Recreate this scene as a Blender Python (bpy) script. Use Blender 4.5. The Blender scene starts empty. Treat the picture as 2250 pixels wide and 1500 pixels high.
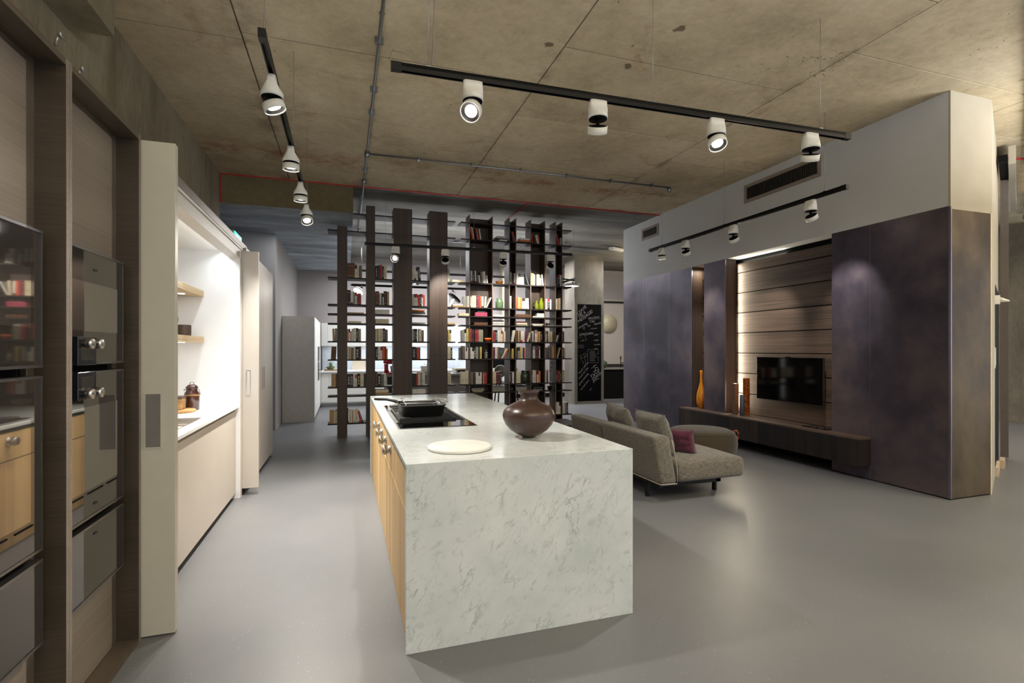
import bpy, bmesh, math, random
from mathutils import Vector, Matrix
random.seed(7)
S = bpy.context.scene
COL = S.collection
PI = math.pi
# ---------------------------------------------------------------- camera, world, exposure
cam_data = bpy.data.cameras.new('camera')
cam_data.sensor_width = 36.0
cam_data.lens = 17.84
cam_data.shift_y = 0.00756
cam_data.clip_start = 0.05
cam = bpy.data.objects.new('camera', cam_data)
cam.location = (0, 0, 1.46)
cam.rotation_euler = (PI / 2, 0, -math.atan(365 / 1115))
COL.objects.link(cam)
S.camera = cam
W = bpy.data.worlds.new('world'); S.world = W; W.use_nodes = True
W.node_tree.nodes['Background'].inputs[0].default_value = (0.88, 0.93, 1.0, 1)
W.node_tree.nodes['Background'].inputs[1].default_value = 0.95
S.view_settings.view_transform = 'Standard'
S.view_settings.look = 'None'
S.view_settings.exposure = 0.42
S.view_settings.gamma = 1.0
S.view_settings.use_curve_mapping = False

def area(name, loc, size, power, rot=(0, 0, 0), col=(1, 1, 1), spread=PI):
    d = bpy.data.lights.new(name, 'AREA'); d.shape = 'RECTANGLE'
    d.size, d.size_y = size; d.energy = power; d.color = col; d.spread = spread
    o = bpy.data.objects.new(name, d); o.location = loc; o.rotation_euler = rot
    COL.objects.link(o); return o

# unseen fill lamps added behind and beside the camera and in the rear hall
# upward fills added to brighten the concrete ceiling; downward ones brighten the floor
area('hall_up_fill', (1.0, -1.2, 2.9), (5.0, .3), 330, (PI, 0, 0), col=(1, .985, .97))
area('hall_up_fill', (7.4, 0.6, 2.9), (.3, 3.0), 370, (PI, 0, 0), col=(1, .98, .94))
area('hall_fill', (2.0, -1.5, 3.85), (4.0, 1.2), 38, col=(1, .97, .93))
area('hall_fill', (6.5, 0.3, 3.85), (2.5, 1.5), 26, col=(1, .90, .76))
area('hall_fill', (9.5, 5.5, 3.85), (1.5, 2.5), 90, col=(1, .88, .70))
area('rear_fill', (0.8, 12.6, 3.85), (3.0, 1.0), 150, col=(.95, .96, 1))
area('rear_fill', (-.75, 9.4, 3.52), (.6, .8), 14, col=(1, .97, .94))
area('rear_fill', (4.2, 12.6, 3.85), (2.0, 1.0), 150, col=(.97, .96, 1))
area('rear_up_fill', (2.5, 10.4, 3.0), (4.0, .2), 40, (PI, 0, 0), col=(.95, .96, 1))
area('rear_fill', (8.3, 11.0, 3.3), (1.0, 1.0), 120, (PI, 0, 0), col=(1, .82, .58))
area('rear_fill', (7.3, 11.6, 3.85), (1.0, 1.0), 60, col=(1, .95, .9))
SPOT_W = 118.0

# ---------------------------------------------------------------- helpers
def tag(o, label=None, cat=None, group=None, kind=None):
    if label: o['label'] = label
    if cat: o['category'] = cat
    if group: o['group'] = group
    if kind: o['kind'] = kind
    return o

def lin(h):
    if isinstance(h, str):
        c = [int(h[i:i + 2], 16) / 255 for i in (0, 2, 4)]
        return tuple((q / 12.92 if q <= .04045 else ((q + .055) / 1.055) ** 2.4) for q in c) + (1,)
    return tuple(h) + (1,)

class MB:
    def __init__(s): s.v = []; s.f = []; s.m = []; s.sm = []
    def add(s, vs, fs, mi=0, smooth=False):
        n = len(s.v); s.v += [tuple(p) for p in vs]
        for f in fs: s.f.append(tuple(n + i for i in f)); s.m.append(mi); s.sm.append(smooth)
        return s
    def box(s, x0, x1, y0, y1, z0, z1, mi=0, fm=None):
        vs = [(x, y, z) for z in (z0, z1) for y in (y0, y1) for x in (x0, x1)]
        fs = [(0, 2, 3, 1), (4, 5, 7, 6), (0, 1, 5, 4), (2, 6, 7, 3), (0, 4, 6, 2), (1, 3, 7, 5)]  # bottom top front back left right
        for i, f in enumerate(fs): s.add([vs[k] for k in f], [(0, 1, 2, 3)], (fm[i] if fm else mi))
        return s
    def obox(s, c, ax, ay, az, mi=0):
        c = Vector(c); ax = Vector(ax); ay = Vector(ay); az = Vector(az)
        vs = [c + ax * i + ay * j + az * k for k in (-1, 1) for j in (-1, 1) for i in (-1, 1)]
        return s.add(vs, [(0, 2, 3, 1), (4, 5, 7, 6), (0, 1, 5, 4), (2, 6, 7, 3), (0, 4, 6, 2), (1, 3, 7, 5)], mi)
    def tube(s, pts, r, n=8, mi=0, cap=True, smooth=True):
        pts = [Vector(p) for p in pts]; rr = r if isinstance(r, (list, tuple)) else [r] * len(pts)
        rings = []; up = None
        for i, p in enumerate(pts):
            t = (pts[min(i + 1, len(pts) - 1)] - pts[max(i - 1, 0)]).normalized()
            if up is None:
                up = Vector((0, 0, 1)) if abs(t.z) < .9 else Vector((1, 0, 0))
            a = t.cross(up).normalized(); b = t.cross(a).normalized(); up = -b if False else up
            rings.append([p + (a * math.cos(2 * PI * k / n) + b * math.sin(2 * PI * k / n)) * rr[i] for k in range(n)])
        vs = [q for R_ in rings for q in R_]; fs = []
        for i in range(len(pts) - 1):
            for k in range(n):
                k2 = (k + 1) % n; fs.append((i * n + k, i * n + k2, (i + 1) * n + k2, (i + 1) * n + k))
        s.add(vs, fs, mi, smooth)
        if cap:
            s.add(rings[0], [tuple(range(n))], mi); s.add(rings[-1], [tuple(range(n - 1, -1, -1))], mi)
        return s
    def lathe(s, prof, c=(0, 0, 0), n=32, mi=0, M=None, smooth=True, sx=1, sy=1, cap=True):
        c = Vector(c); vs = []
        for r, z in prof:
            for k in range(n):
                p = Vector((r * sx * math.cos(2 * PI * k / n), r * sy * math.sin(2 * PI * k / n), z))
                if M: p = M @ p
                vs.append(p + c)
        fs = []
        for i in range(len(prof) - 1):
            for k in range(n):
                k2 = (k + 1) % n; fs.append((i * n + k, i * n + k2, (i + 1) * n + k2, (i + 1) * n + k))
        if cap and prof[0][0] > 1e-5: fs.append(tuple(range(n - 1, -1, -1)))
        if cap and prof[-1][0] > 1e-5: fs.append(tuple((len(prof) - 1) * n + k for k in range(n)))
        return s.add(vs, fs, mi, smooth)
    def prism(s, pts, axis, a, b, mi=0):      # pts in the two other axes
        def P(p, t):
            return {'x': (t, p[0], p[1]), 'y': (p[0], t, p[1]), 'z': (p[0], p[1], t)}[axis]
        n = len(pts); vs = [P(p, a) for p in pts] + [P(p, b) for p in pts]
        fs = [tuple(range(n - 1, -1, -1)), tuple(range(n, 2 * n))] + [(i, (i + 1) % n, n + (i + 1) % n, n + i) for i in range(n)]
        return s.add(vs, fs, mi)

def base_of(o):
    return Vector(o.location)

def obj(name, mb, mats, parent=None, origin=None, bevel=0, fix=True, seg=2, soft=0):
    me = bpy.data.meshes.new(name)
    if not isinstance(mats, (list, tuple)): mats = [mats]
    if parent is not None:
        off = Vector((0, 0, 0)); p = parent
        while p is not None: off += Vector(p.location); p = p.parent
        org = off
        loc = Vector((0, 0, 0))
    else:
        if origin is None:
            xs = [v[0] for v in mb.v]; ys = [v[1] for v in mb.v]; zs = [v[2] for v in mb.v]
            origin = ((min(xs) + max(xs)) / 2, (min(ys) + max(ys)) / 2, min(zs))
        org = Vector(origin); loc = org
    me.from_pydata([tuple(Vector(v) - org) for v in mb.v], [], mb.f)
    for m in mats: me.materials.append(m)
    for i, p in enumerate(me.polygons):
        p.material_index = mb.m[i]; p.use_smooth = mb.sm[i]
    bm = bmesh.new(); bm.from_mesh(me)
    bmesh.ops.remove_doubles(bm, verts=bm.verts, dist=1e-5)
    if fix: bmesh.ops.recalc_face_normals(bm, faces=bm.faces)
    if bevel:
        es = [e for e in bm.edges if len(e.link_faces) == 2 and e.calc_face_angle(0) > .6]
        bmesh.ops.bevel(bm, geom=es, offset=bevel, segments=seg, affect='EDGES', profile=.5)
        if seg > 2:
            for f in bm.faces: f.smooth = True
    bm.to_mesh(me); bm.free()
    o = bpy.data.objects.new(name, me); o.location = loc
    COL.objects.link(o)
    if parent is not None: o.parent = parent
    return o

def thing(name, loc, label, cat, group=None):
    o = bpy.data.objects.new(name, None); o.location = loc; o.empty_display_size = .1
    COL.objects.link(o); return tag(o, label, cat, group)

def struct(name, mb, mats, parent=None, bevel=0):
    o = obj(name, mb, mats, parent, origin=(0, 0, 0), bevel=bevel)
    if parent is None: o['kind'] = 'structure'
    return o

def part(name, mb, mats, parent, label=None, bevel=0, seg=2, kind=None):
    o = obj(name, mb, mats, parent, bevel=bevel, seg=seg)
    return tag(o, label, None, None, kind)

# ---------------------------------------------------------------- materials
def new(name):
    m = bpy.data.materials.new(name); m.use_nodes = True
    nt = m.node_tree; b = nt.nodes['Principled BSDF']; return m, nt, b
def N(nt, t, **k):
    n = nt.nodes.new(t)
    for a, v in k.items():
        if a.startswith('i_'):
            key = a[2:]; n.inputs[int(key) if key.isdigit() else key].default_value = v
        else: setattr(n, a, v)
    return n
def ramp(nt, src, stops):
    r = N(nt, 'ShaderNodeValToRGB'); e = r.color_ramp.elements
    while len(e) < len(stops): e.new(.5)
    for q, (p, c) in zip(e, stops): q.position = p; q.color = c
    nt.links.new(src, r.inputs[0]); return r
def mapped(nt, scale=(1, 1, 1), rot=(0, 0, 0), coord='Object'):
    tc = N(nt, 'ShaderNodeTexCoord'); mp = N(nt, 'ShaderNodeMapping')
    mp.inputs['Scale'].default_value = scale; mp.inputs['Rotation'].default_value = rot
    nt.links.new(tc.outputs[coord], mp.inputs[0]); return mp.outputs[0]
def plain(name, h, rough=.5, metal=0, spec=.5, var=.06, scale=12, emit=None, es=0, bump=0, sc3=None):
    m, nt, b = new(name); c = lin(h)
    v = mapped(nt, sc3 or (1, 1, 1))
    n = N(nt, 'ShaderNodeTexNoise', i_Scale=scale, i_Detail=4.0); nt.links.new(v, n.inputs['Vector'])
    lo = tuple(q * (1 - var) for q in c[:3]) + (1,); hi = tuple(min(1, q * (1 + var)) for q in c[:3]) + (1,)
    r = ramp(nt, n.outputs[0], [(.3, lo), (.7, hi)]); nt.links.new(r.outputs[0], b.inputs['Base Color'])
    b.inputs['Roughness'].default_value = rough; b.inputs['Metallic'].default_value = metal
    b.inputs['Specular IOR Level'].default_value = spec
    if bump:
        bp = N(nt, 'ShaderNodeBump', i_Strength=bump, i_Distance=.002); nt.links.new(n.outputs[0], bp.inputs['Height']); nt.links.new(bp.outputs[0], b.inputs['Normal'])
    if emit:
        b.inputs['Emission Color'].default_value = lin(emit); b.inputs['Emission Strength'].default_value = es
    return m
def wood(name, dark, light, axis='z', fine=60, rough=.5, spec=.4, contrast=(.3, .72), bump=.15, rnd=.0):
    m, nt, b = new(name)
    s = {'x': (.8, fine, fine), 'y': (fine, .8, fine), 'z': (fine, fine, .8)}[axis]
    v = mapped(nt, s)
    n = N(nt, 'ShaderNodeTexNoise', i_Scale=1.0, i_Detail=6.0, i_Roughness=.6, i_Distortion=.6); nt.links.new(v, n.inputs['Vector'])
    v2 = mapped(nt, {'x': (.5, 7, 7), 'y': (7, .5, 7), 'z': (7, 7, .5)}[axis])
    n2 = N(nt, 'ShaderNodeTexNoise', i_Scale=1.0, i_Detail=2.0); nt.links.new(v2, n2.inputs['Vector'])
    mx = N(nt, 'ShaderNodeMath', operation='ADD'); nt.links.new(n.outputs[0], mx.inputs[0])
    m2 = N(nt, 'ShaderNodeMath', operation='MULTIPLY_ADD'); nt.links.new(n2.outputs[0], m2.inputs[0]); m2.inputs[1].default_value = .8; m2.inputs[2].default_value = -.4
    nt.links.new(m2.outputs[0], mx.inputs[1])
    last = mx.outputs[0]
    if rnd:
        oi = N(nt, 'ShaderNodeObjectInfo'); ma = N(nt, 'ShaderNodeMath', operation='MULTIPLY_ADD')
        nt.links.new(oi.outputs['Random'], ma.inputs[0]); ma.inputs[1].default_value = rnd; ma.inputs[2].default_value = -rnd / 2
        ad = N(nt, 'ShaderNodeMath', operation='ADD'); nt.links.new(last, ad.inputs[0]); nt.links.new(ma.outputs[0], ad.inputs[1]); last = ad.outputs[0]
    r = ramp(nt, last, [(contrast[0], lin(dark)), (contrast[1], lin(light))]); nt.links.new(r.outputs[0], b.inputs['Base Color'])
    b.inputs['Roughness'].default_value = rough; b.inputs['Specular IOR Level'].default_value = spec
    bp = N(nt, 'ShaderNodeBump', i_Strength=bump, i_Distance=.002); nt.links.new(n.outputs[0], bp.inputs['Height']); nt.links.new(bp.outputs[0], b.inputs['Normal'])
    return m

def concrete(name, c0, c1, c2, stretch=(1, 1, 1), stain='5a4030', stain_amt=.5, spots=True, rough=.85, panel=.0, patches=(), joints=()):
    m, nt, b = new(name)
    v = mapped(nt, stretch)
    n = N(nt, 'ShaderNodeTexNoise', i_Scale=.9, i_Detail=9.0, i_Roughness=.62, i_Distortion=.3); nt.links.new(v, n.inputs['Vector'])
    last = n.outputs[0]
    if panel:
        oi = N(nt, 'ShaderNodeObjectInfo'); ma = N(nt, 'ShaderNodeMath', operation='MULTIPLY_ADD')
        nt.links.new(oi.outputs['Random'], ma.inputs[0]); ma.inputs[1].default_value = panel; ma.inputs[2].default_value = -panel / 2
        ad = N(nt, 'ShaderNodeMath', operation='ADD'); nt.links.new(last, ad.inputs[0]); nt.links.new(ma.outputs[0], ad.inputs[1]); last = ad.outputs[0]
    r = ramp(nt, last, [(.30, lin(c0)), (.5, lin(c1)), (.72, lin(c2))])
    out = r.outputs[0]
    ng = N(nt, 'ShaderNodeTexNoise', i_Scale=14.0, i_Detail=12.0, i_Roughness=.75); nt.links.new(v, ng.inputs['Vector'])
    rg = ramp(nt, ng.outputs[0], [(.3, (.80, .80, .80, 1)), (.68, (1.12, 1.12, 1.12, 1))])
    mg = N(nt, 'ShaderNodeMix', data_type='RGBA', blend_type='MULTIPLY'); mg.inputs[0].default_value = 1.0; nt.links.new(out, mg.inputs[6]); nt.links.new(rg.outputs[0], mg.inputs[7]); out = mg.outputs[2]
    # rusty / dark streaks
    n3 = N(nt, 'ShaderNodeTexNoise', i_Scale=1.7, i_Detail=10.0, i_Roughness=.7, i_Distortion=1.2); nt.links.new(v, n3.inputs['Vector'])
    r3 = ramp(nt, n3.outputs[0], [(.57, (0, 0, 0, 1)), (.74, (1, 1, 1, 1))])
    mx = N(nt, 'ShaderNodeMix', data_type='RGBA'); m1 = N(nt, 'ShaderNodeMath', operation='MULTIPLY'); nt.links.new(r3.outputs[0], m1.inputs[0]); m1.inputs[1].default_value = stain_amt
    nt.links.new(m1.outputs[0], mx.inputs[0]); nt.links.new(out, mx.inputs[6]); mx.inputs[7].default_value = lin(stain); out = mx.outputs[2]
    if spots:
        n4 = N(nt, 'ShaderNodeTexNoise', i_Scale=26.0, i_Detail=2.0, i_Roughness=.5); nt.links.new(v, n4.inputs['Vector'])
        n5 = N(nt, 'ShaderNodeTexNoise', i_Scale=1.3, i_Detail=3.0); nt.links.new(v, n5.inputs['Vector'])
        mm = N(nt, 'ShaderNodeMath', operation='MULTIPLY'); nt.links.new(n4.outputs[0], mm.inputs[0]); nt.links.new(n5.outputs[0], mm.inputs[1])
        r4 = ramp(nt, mm.outputs[0], [(.43, (0, 0, 0, 1)), (.46, (.6, .6, .6, 1))])
        mx = N(nt, 'ShaderNodeMix', data_type='RGBA'); nt.links.new(r4.outputs[0], mx.inputs[0]); nt.links.new(out, mx.inputs[6]); mx.inputs[7].default_value = lin('3c3020'); out = mx.outputs[2]
    for (px, py, pz, rad) in patches:
        vd = N(nt, 'ShaderNodeVectorMath', operation='DISTANCE'); tc = N(nt, 'ShaderNodeTexCoord')
        nn = N(nt, 'ShaderNodeTexNoise', i_Scale=9.0, i_Detail=3.0); nt.links.new(tc.outputs['Object'], nn.inputs['Vector'])
        nt.links.new(tc.outputs['Object'], vd.inputs[0]); vd.inputs[1].default_value = (px, py, pz)
        ad = N(nt, 'ShaderNodeMath', operation='MULTIPLY_ADD'); nt.links.new(nn.outputs[0], ad.inputs[0]); ad.inputs[1].default_value = rad * 3.0; nt.links.new(vd.outputs['Value'], ad.inputs[2])
        rr = ramp(nt, ad.outputs[0], [(rad * 1.75, (.8, .8, .8, 1)), (rad * 2.0, (0, 0, 0, 1))])
        mx = N(nt, 'ShaderNodeMix', data_type='RGBA'); nt.links.new(rr.outputs[0], mx.inputs[0]); nt.links.new(out, mx.inputs[6]); mx.inputs[7].default_value = lin('54452f'); out = mx.outputs[2]
    for (ax, pos, wd, amt, hexc, ns) in joints:      # rust and dirt that ran out of the shutter joints
        tc = N(nt, 'ShaderNodeTexCoord'); sp = N(nt, 'ShaderNodeSeparateXYZ'); nt.links.new(tc.outputs['Object'], sp.inputs[0])
        s1 = N(nt, 'ShaderNodeMath', operation='SUBTRACT'); nt.links.new(sp.outputs[ax], s1.inputs[0]); s1.inputs[1].default_value = pos
        a1 = N(nt, 'ShaderNodeMath', operation='ABSOLUTE'); nt.links.new(s1.outputs[0], a1.inputs[0])
        r1 = ramp(nt, a1.outputs[0], [(.0, (1, 1, 1, 1)), (wd, (0, 0, 0, 1))])
        nn = N(nt, 'ShaderNodeTexNoise', i_Scale=ns, i_Detail=8.0, i_Roughness=.7); nt.links.new(tc.outputs['Object'], nn.inputs['Vector'])
        r2 = ramp(nt, nn.outputs[0], [(.46, (0, 0, 0, 1)), (.66, (1, 1, 1, 1))])
        mu = N(nt, 'ShaderNodeMath', operation='MULTIPLY'); nt.links.new(r1.outputs[0], mu.inputs[0]); nt.links.new(r2.outputs[0], mu.inputs[1])
        mu2 = N(nt, 'ShaderNodeMath', operation='MULTIPLY'); nt.links.new(mu.outputs[0], mu2.inputs[0]); mu2.inputs[1].default_value = amt
        mx = N(nt, 'ShaderNodeMix', data_type='RGBA'); nt.links.new(mu2.outputs[0], mx.inputs[0]); nt.links.new(out, mx.inputs[6]); mx.inputs[7].default_value = lin(hexc); out = mx.outputs[2]
    nt.links.new(out, b.inputs['Base Color']); b.inputs['Roughness'].default_value = rough; b.inputs['Specular IOR Level'].default_value = .25
    bp = N(nt, 'ShaderNodeBump', i_Strength=.25, i_Distance=.01); nt.links.new(n3.outputs[0], bp.inputs['Height']); nt.links.new(bp.outputs[0], b.inputs['Normal'])
    return m

def marble_mat():
    m, nt, b = new('marble')
    v = mapped(nt, (1, 1, 1), (.2, .5, .3))
    n = N(nt, 'ShaderNodeTexNoise', i_Scale=3.0, i_Detail=8.0, i_Roughness=.6); nt.links.new(v, n.inputs['Vector'])
    base = ramp(nt, n.outputs[0], [(.32, lin('b6bfbe')), (.5, lin('c4cbcb')), (.7, lin('ced3d3'))])
    out = base.outputs[0]
    for sc, rot, lo, hi, amt, seed in ((7.5, (0.1, -.6, .2), .0, .018, .34, 0), (20, (.1, -.75, .3), .0, .030, .26, 3.3), (4.5, (.1, -.45, .1), 0, .008, .42, 7.7)):
        v1 = mapped(nt, (1, 1, 1), rot); mp2 = N(nt, 'ShaderNodeMapping'); mp2.inputs['Scale'].default_value = (1, 1, .38); mp2.inputs['Location'].default_value = (seed, seed, 0)
        nt.links.new(v1, mp2.inputs[0]); v2 = mp2.outputs[0]
        q = N(nt, 'ShaderNodeTexNoise', i_Scale=sc, i_Detail=7.0, i_Roughness=.62, i_Distortion=.55); nt.links.new(v2, q.inputs['Vector'])
        s1 = N(nt, 'ShaderNodeMath', operation='SUBTRACT'); nt.links.new(q.outputs[0], s1.inputs[0]); s1.inputs[1].default_value = .5
        a1 = N(nt, 'ShaderNodeMath', operation='ABSOLUTE'); nt.links.new(s1.outputs[0], a1.inputs[0])
        r = ramp(nt, a1.outputs[0], [(lo, (1, 1, 1, 1)), (hi, (0, 0, 0, 1))])
        g = N(nt, 'ShaderNodeTexNoise', i_Scale=sc * .8, i_Detail=2.0); nt.links.new(v, g.inputs['Vector'])
        gr = ramp(nt, g.outputs[0], [(.47, (0, 0, 0, 1)), (.68, (1, 1, 1, 1))])
        mu = N(nt, 'ShaderNodeMath', operation='MULTIPLY'); nt.links.new(r.outputs[0], mu.inputs[0]); nt.links.new(gr.outputs[0], mu.inputs[1])
        mu2 = N(nt, 'ShaderNodeMath', operation='MULTIPLY'); nt.links.new(mu.outputs[0], mu2.inputs[0]); mu2.inputs[1].default_value = amt * 1.6
        mx = N(nt, 'ShaderNodeMix', data_type='RGBA'); nt.links.new(mu2.outputs[0], mx.inputs[0]); nt.links.new(out, mx.inputs[6]); mx.inputs[7].default_value = lin('707a76'); out = mx.outputs[2]
    nt.links.new(out, b.inputs['Base Color']); b.inputs['Roughness'].default_value = .16; b.inputs['Specular IOR Level'].default_value = .5
    return m
def floor_mat():
    m, nt, b = new('floor_resin')
    v = mapped(nt)
    n = N(nt, 'ShaderNodeTexNoise', i_Scale=.8, i_Detail=5.0, i_Roughness=.55); nt.links.new(v, n.inputs['Vector'])
    r = ramp(nt, n.outputs[0], [(.3, lin('646669')), (.7, lin('6e6f71'))])
    n2 = N(nt, 'ShaderNodeTexNoise', i_Scale=170.0, i_Detail=0.0); nt.links.new(v, n2.inputs['Vector'])
    r2 = ramp(nt, n2.outputs[0], [(.84, (0, 0, 0, 1)), (.86, (1, 1, 1, 1))])
    mx = N(nt, 'ShaderNodeMix', data_type='RGBA'); nt.links.new(r2.outputs[0], mx.inputs[0]); nt.links.new(r.outputs[0], mx.inputs[6]); mx.inputs[7].default_value = lin('d0d0d0')
    nt.links.new(mx.outputs[2], b.inputs['Base Color'])
    b.inputs['Roughness'].default_value = .38; b.inputs['Specular IOR Level'].default_value = .38
    bp = N(nt, 'ShaderNodeBump', i_Strength=.05, i_Distance=.004); n3 = N(nt, 'ShaderNodeTexNoise', i_Scale=7.0, i_Detail=2.0); nt.links.new(v, n3.inputs['Vector'])
    nt.links.new(n3.outputs[0], bp.inputs['Height']); nt.links.new(bp.outputs[0], b.inputs['Normal'])
    return m
def metal_clad(name, a, bcol, c):
    m, nt, b = new(name); v = mapped(nt, (1, .6, .6))
    n = N(nt, 'ShaderNodeTexNoise', i_Scale=1.1, i_Detail=6.0, i_Roughness=.55, i_Distortion=.4); nt.links.new(v, n.inputs['Vector'])
    n2 = N(nt, 'ShaderNodeTexNoise', i_Scale=5.0, i_Detail=5.0, i_Roughness=.6); nt.links.new(v, n2.inputs['Vector'])
    ad = N(nt, 'ShaderNodeMath', operation='MULTIPLY_ADD'); nt.links.new(n2.outputs[0], ad.inputs[0]); ad.inputs[1].default_value = .35; nt.links.new(n.outputs[0], ad.inputs[2])
    r = ramp(nt, ad.outputs[0], [(.50, lin(a)), (.66, lin(bcol)), (.84, lin(c))]); nt.links.new(r.outputs[0], b.inputs['Base Color'])
    b.inputs['Metallic'].default_value = .55
    rr = ramp(nt, n2.outputs[0], [(.3, (.34, .34, .34, 1)), (.7, (.46, .46, .46, 1))]); nt.links.new(rr.outputs[0], b.inputs['Roughness'])
    return m
def fabric(name, c0, c1, sc=170, rough=.9):
    m, nt, b = new(name)
    outs = []
    for s in ((sc, sc, sc * .12), (sc * .12, sc * .12, sc)):
        v = mapped(nt, s); n = N(nt, 'ShaderNodeTexNoise', i_Scale=1.0, i_Detail=3.0); nt.links.new(v, n.inputs['Vector']); outs.append(n.outputs[0])
    ad = N(nt, 'ShaderNodeMath', operation='ADD'); nt.links.new(outs[0], ad.inputs[0]); nt.links.new(outs[1], ad.inputs[1])
    hf = N(nt, 'ShaderNodeMath', operation='MULTIPLY'); nt.links.new(ad.outputs[0], hf.inputs[0]); hf.inputs[1].default_value = .5
    r = ramp(nt, hf.outputs[0], [(.40, lin(c0)), (.60, lin(c1))]); nt.links.new(r.outputs[0], b.inputs['Base Color'])
    b.inputs['Roughness'].default_value = rough; b.inputs['Specular IOR Level'].default_value = .15
    b.inputs['Sheen Weight'].default_value = .25
    bp = N(nt, 'ShaderNodeBump', i_Strength=.35, i_Distance=.003); nt.links.new(hf.outputs[0], bp.inputs['Height']); nt.links.new(bp.outputs[0], b.inputs['Normal'])
    return m
def glass(name, h, rough=.03, ior=1.45, alpha=1):
    m, nt, b = new(name); b.inputs['Base Color'].default_value = lin(h); b.inputs['Transmission Weight'].default_value = 1
    b.inputs['Roughness'].default_value = rough; b.inputs['IOR'].default_value = ior; return m
def emis(name, h, s):
    m, nt, b = new(name); b.inputs['Base Color'].default_value = lin(h); b.inputs['Emission Color'].default_value = lin(h); b.inputs['Emission Strength'].default_value = s; return m

M = {}
M['ceil'] = concrete('ceiling_concrete', 'a89a80', 'c0b296', 'd2c5ab', stain='8a6444', stain_amt=.55, panel=.12,
    patches=[(2.36, 3.95, 3.964, .07), (1.58, 3.87, 3.964, .05), (2.48, 3.35, 3.964, .07), (.27, 3.9, 3.964, .05)],
    joints=[(1, 7.15, .45, .8, '8a4c2c', 2.2), (0, -.79, .25, .7, '5e4630', 2.0), (0, 1.72, .12, .6, '5e4a34', 3.0), (0, 4.07, .12, .6, '5e4a34', 3.0), (1, 8.14, .4, .6, '7a4a30', 3.0)])
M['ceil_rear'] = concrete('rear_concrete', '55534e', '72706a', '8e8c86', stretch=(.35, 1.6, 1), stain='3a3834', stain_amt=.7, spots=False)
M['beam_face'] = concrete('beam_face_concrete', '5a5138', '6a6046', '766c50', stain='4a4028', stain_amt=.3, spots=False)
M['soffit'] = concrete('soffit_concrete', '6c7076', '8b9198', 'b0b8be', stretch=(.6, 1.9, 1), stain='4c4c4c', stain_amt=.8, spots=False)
M['wall_conc'] = concrete('wall_concrete', '6c6450', '857c68', '9a917c', stretch=(1, 1.4, .5), stain='4a4232', stain_amt=.6)
M['column'] = concrete('column_concrete', '59564f', '716c63', '878174', stretch=(1.6, 1.6, .8), stain='5a554c', stain_amt=.4, spots=False)
M['floor'] = floor_mat()
M['marble'] = marble_mat()
M['drywall'] = plain('grey_drywall', 'bcbebe', .8, var=.03, scale=2)
M['drywall_end'] = plain('sand_drywall', 'a39c8c', .85, var=.05, scale=3)
M['gypsum'] = plain('cut_gypsum', 'c8b898', .9, var=.1, scale=30)
M['grey_wall'] = plain('grey_wall_paint', '8b8886', .8, var=.03, scale=2)
M['back_wall'] = plain('back_wall_paint', '9a9593', .8, var=.03, scale=2)
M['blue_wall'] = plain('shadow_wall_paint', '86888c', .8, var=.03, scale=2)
M['red'] = plain('red_cable_jacket', 'b01616', .45)
M['black'] = plain('black_metal', '080808', .4, 0, .3)
M['blackmat'] = plain('matt_black', '070707', .85, 0, .15)
M['white'] = plain('white_lacquer', 'dcdcd6', .4, var=.02)
M['lampwhite'] = plain('lamp_white', 'e2e2dc', .45, var=.02)
M['glow'] = emis('lamp_glow', 'fffaf4', 14)
M['glowdisc'] = emis('disc_glow', 'fff8f0', 6)
M['exit'] = emis('exit_green', '18b8a0', 1.4)
M['exitw'] = emis('exit_white', 'f0fffa', 2.0)
M['steel'] = plain('galvanised_steel', '8e9092', .35, .9, var=.1, scale=30)
M['inox'] = plain('brushed_steel', 'c2c0bc', .25, 1, var=.05, scale=200, sc3=(1, 1, 6))
M['darkinox'] = plain('grey_steel_frame', '767472', .3, .9)
M['wire'] = plain('suspension_wire', '9a9a98', .4, .8)
M['greige'] = plain('greige_lacquer', 'b8b5a6', .35, var=.02)
M['sand'] = plain('sand_lacquer', 'c0bab2', .42, var=.02, scale=3)
M['nichewhite'] = plain('white_niche_panel', 'e6e8ea', .5, var=.01)
M['counter'] = plain('white_quartz', 'eceef0', .3, var=.01)
M['oak'] = wood('light_oak', 'a98a5c', 'd3b380', 'z', 90, .5, rnd=.18, contrast=(.25, .78))
M['oakx'] = wood('oak_shelf', 'b59c74', 'd8c09a', 'y', 70, .5)
M['frame_shaded'] = wood('taupe_veneer_shaded', '342d24', '4a4136', 'x', 120, .35, spec=.5, contrast=(.2, .8), bump=.1)  # darker copy of the veneer: shade of the reveals put into the colour
M['frame'] = wood('taupe_veneer', '4a4136', '645a4e', 'y', 120, .35, spec=.5, contrast=(.2, .8), bump=.1)
M['panel'] = wood('grey_taupe_panel', '70675e', '8a8076', 'y', 110, .5, contrast=(.15, .85), bump=.1)
M['ovenglass'] = plain('smoked_mirror_glass', '5e5954', .035, .75, var=.01)
M['ovenwin'] = plain('oven_window_glass', '8f8a84', .03, .85, var=.01)
M['ctrl'] = plain('control_black_glass', '1b1b1f', .12, .1, 1)
M['display'] = plain('display_glass', '4c4b46', .1, .5, 1)
M['walnut'] = wood('dark_bookcase_veneer', '3c2f28', '55453b', 'z', 70, .5, contrast=(.25, .8), bump=.1)
M['shelfin'] = wood('shelf_veneer', '1f1b1a', '332b28', 'x', 60, .6, spec=.25, bump=.1)
M['tvwood'] = wood('smoked_oak_plank', '2e2520', '6a574a', 'y', 55, .55, contrast=(.2, .85), bump=.4, rnd=.16)
M['bench'] = wood('black_oak_bench', '0e0d0f', '382a22', 'z', 60, .6, contrast=(.3, .95), bump=.4, rnd=.55)
M['clad'] = metal_clad('patinated_metal', '322e36', '4c4652', '6c6062')
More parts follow.
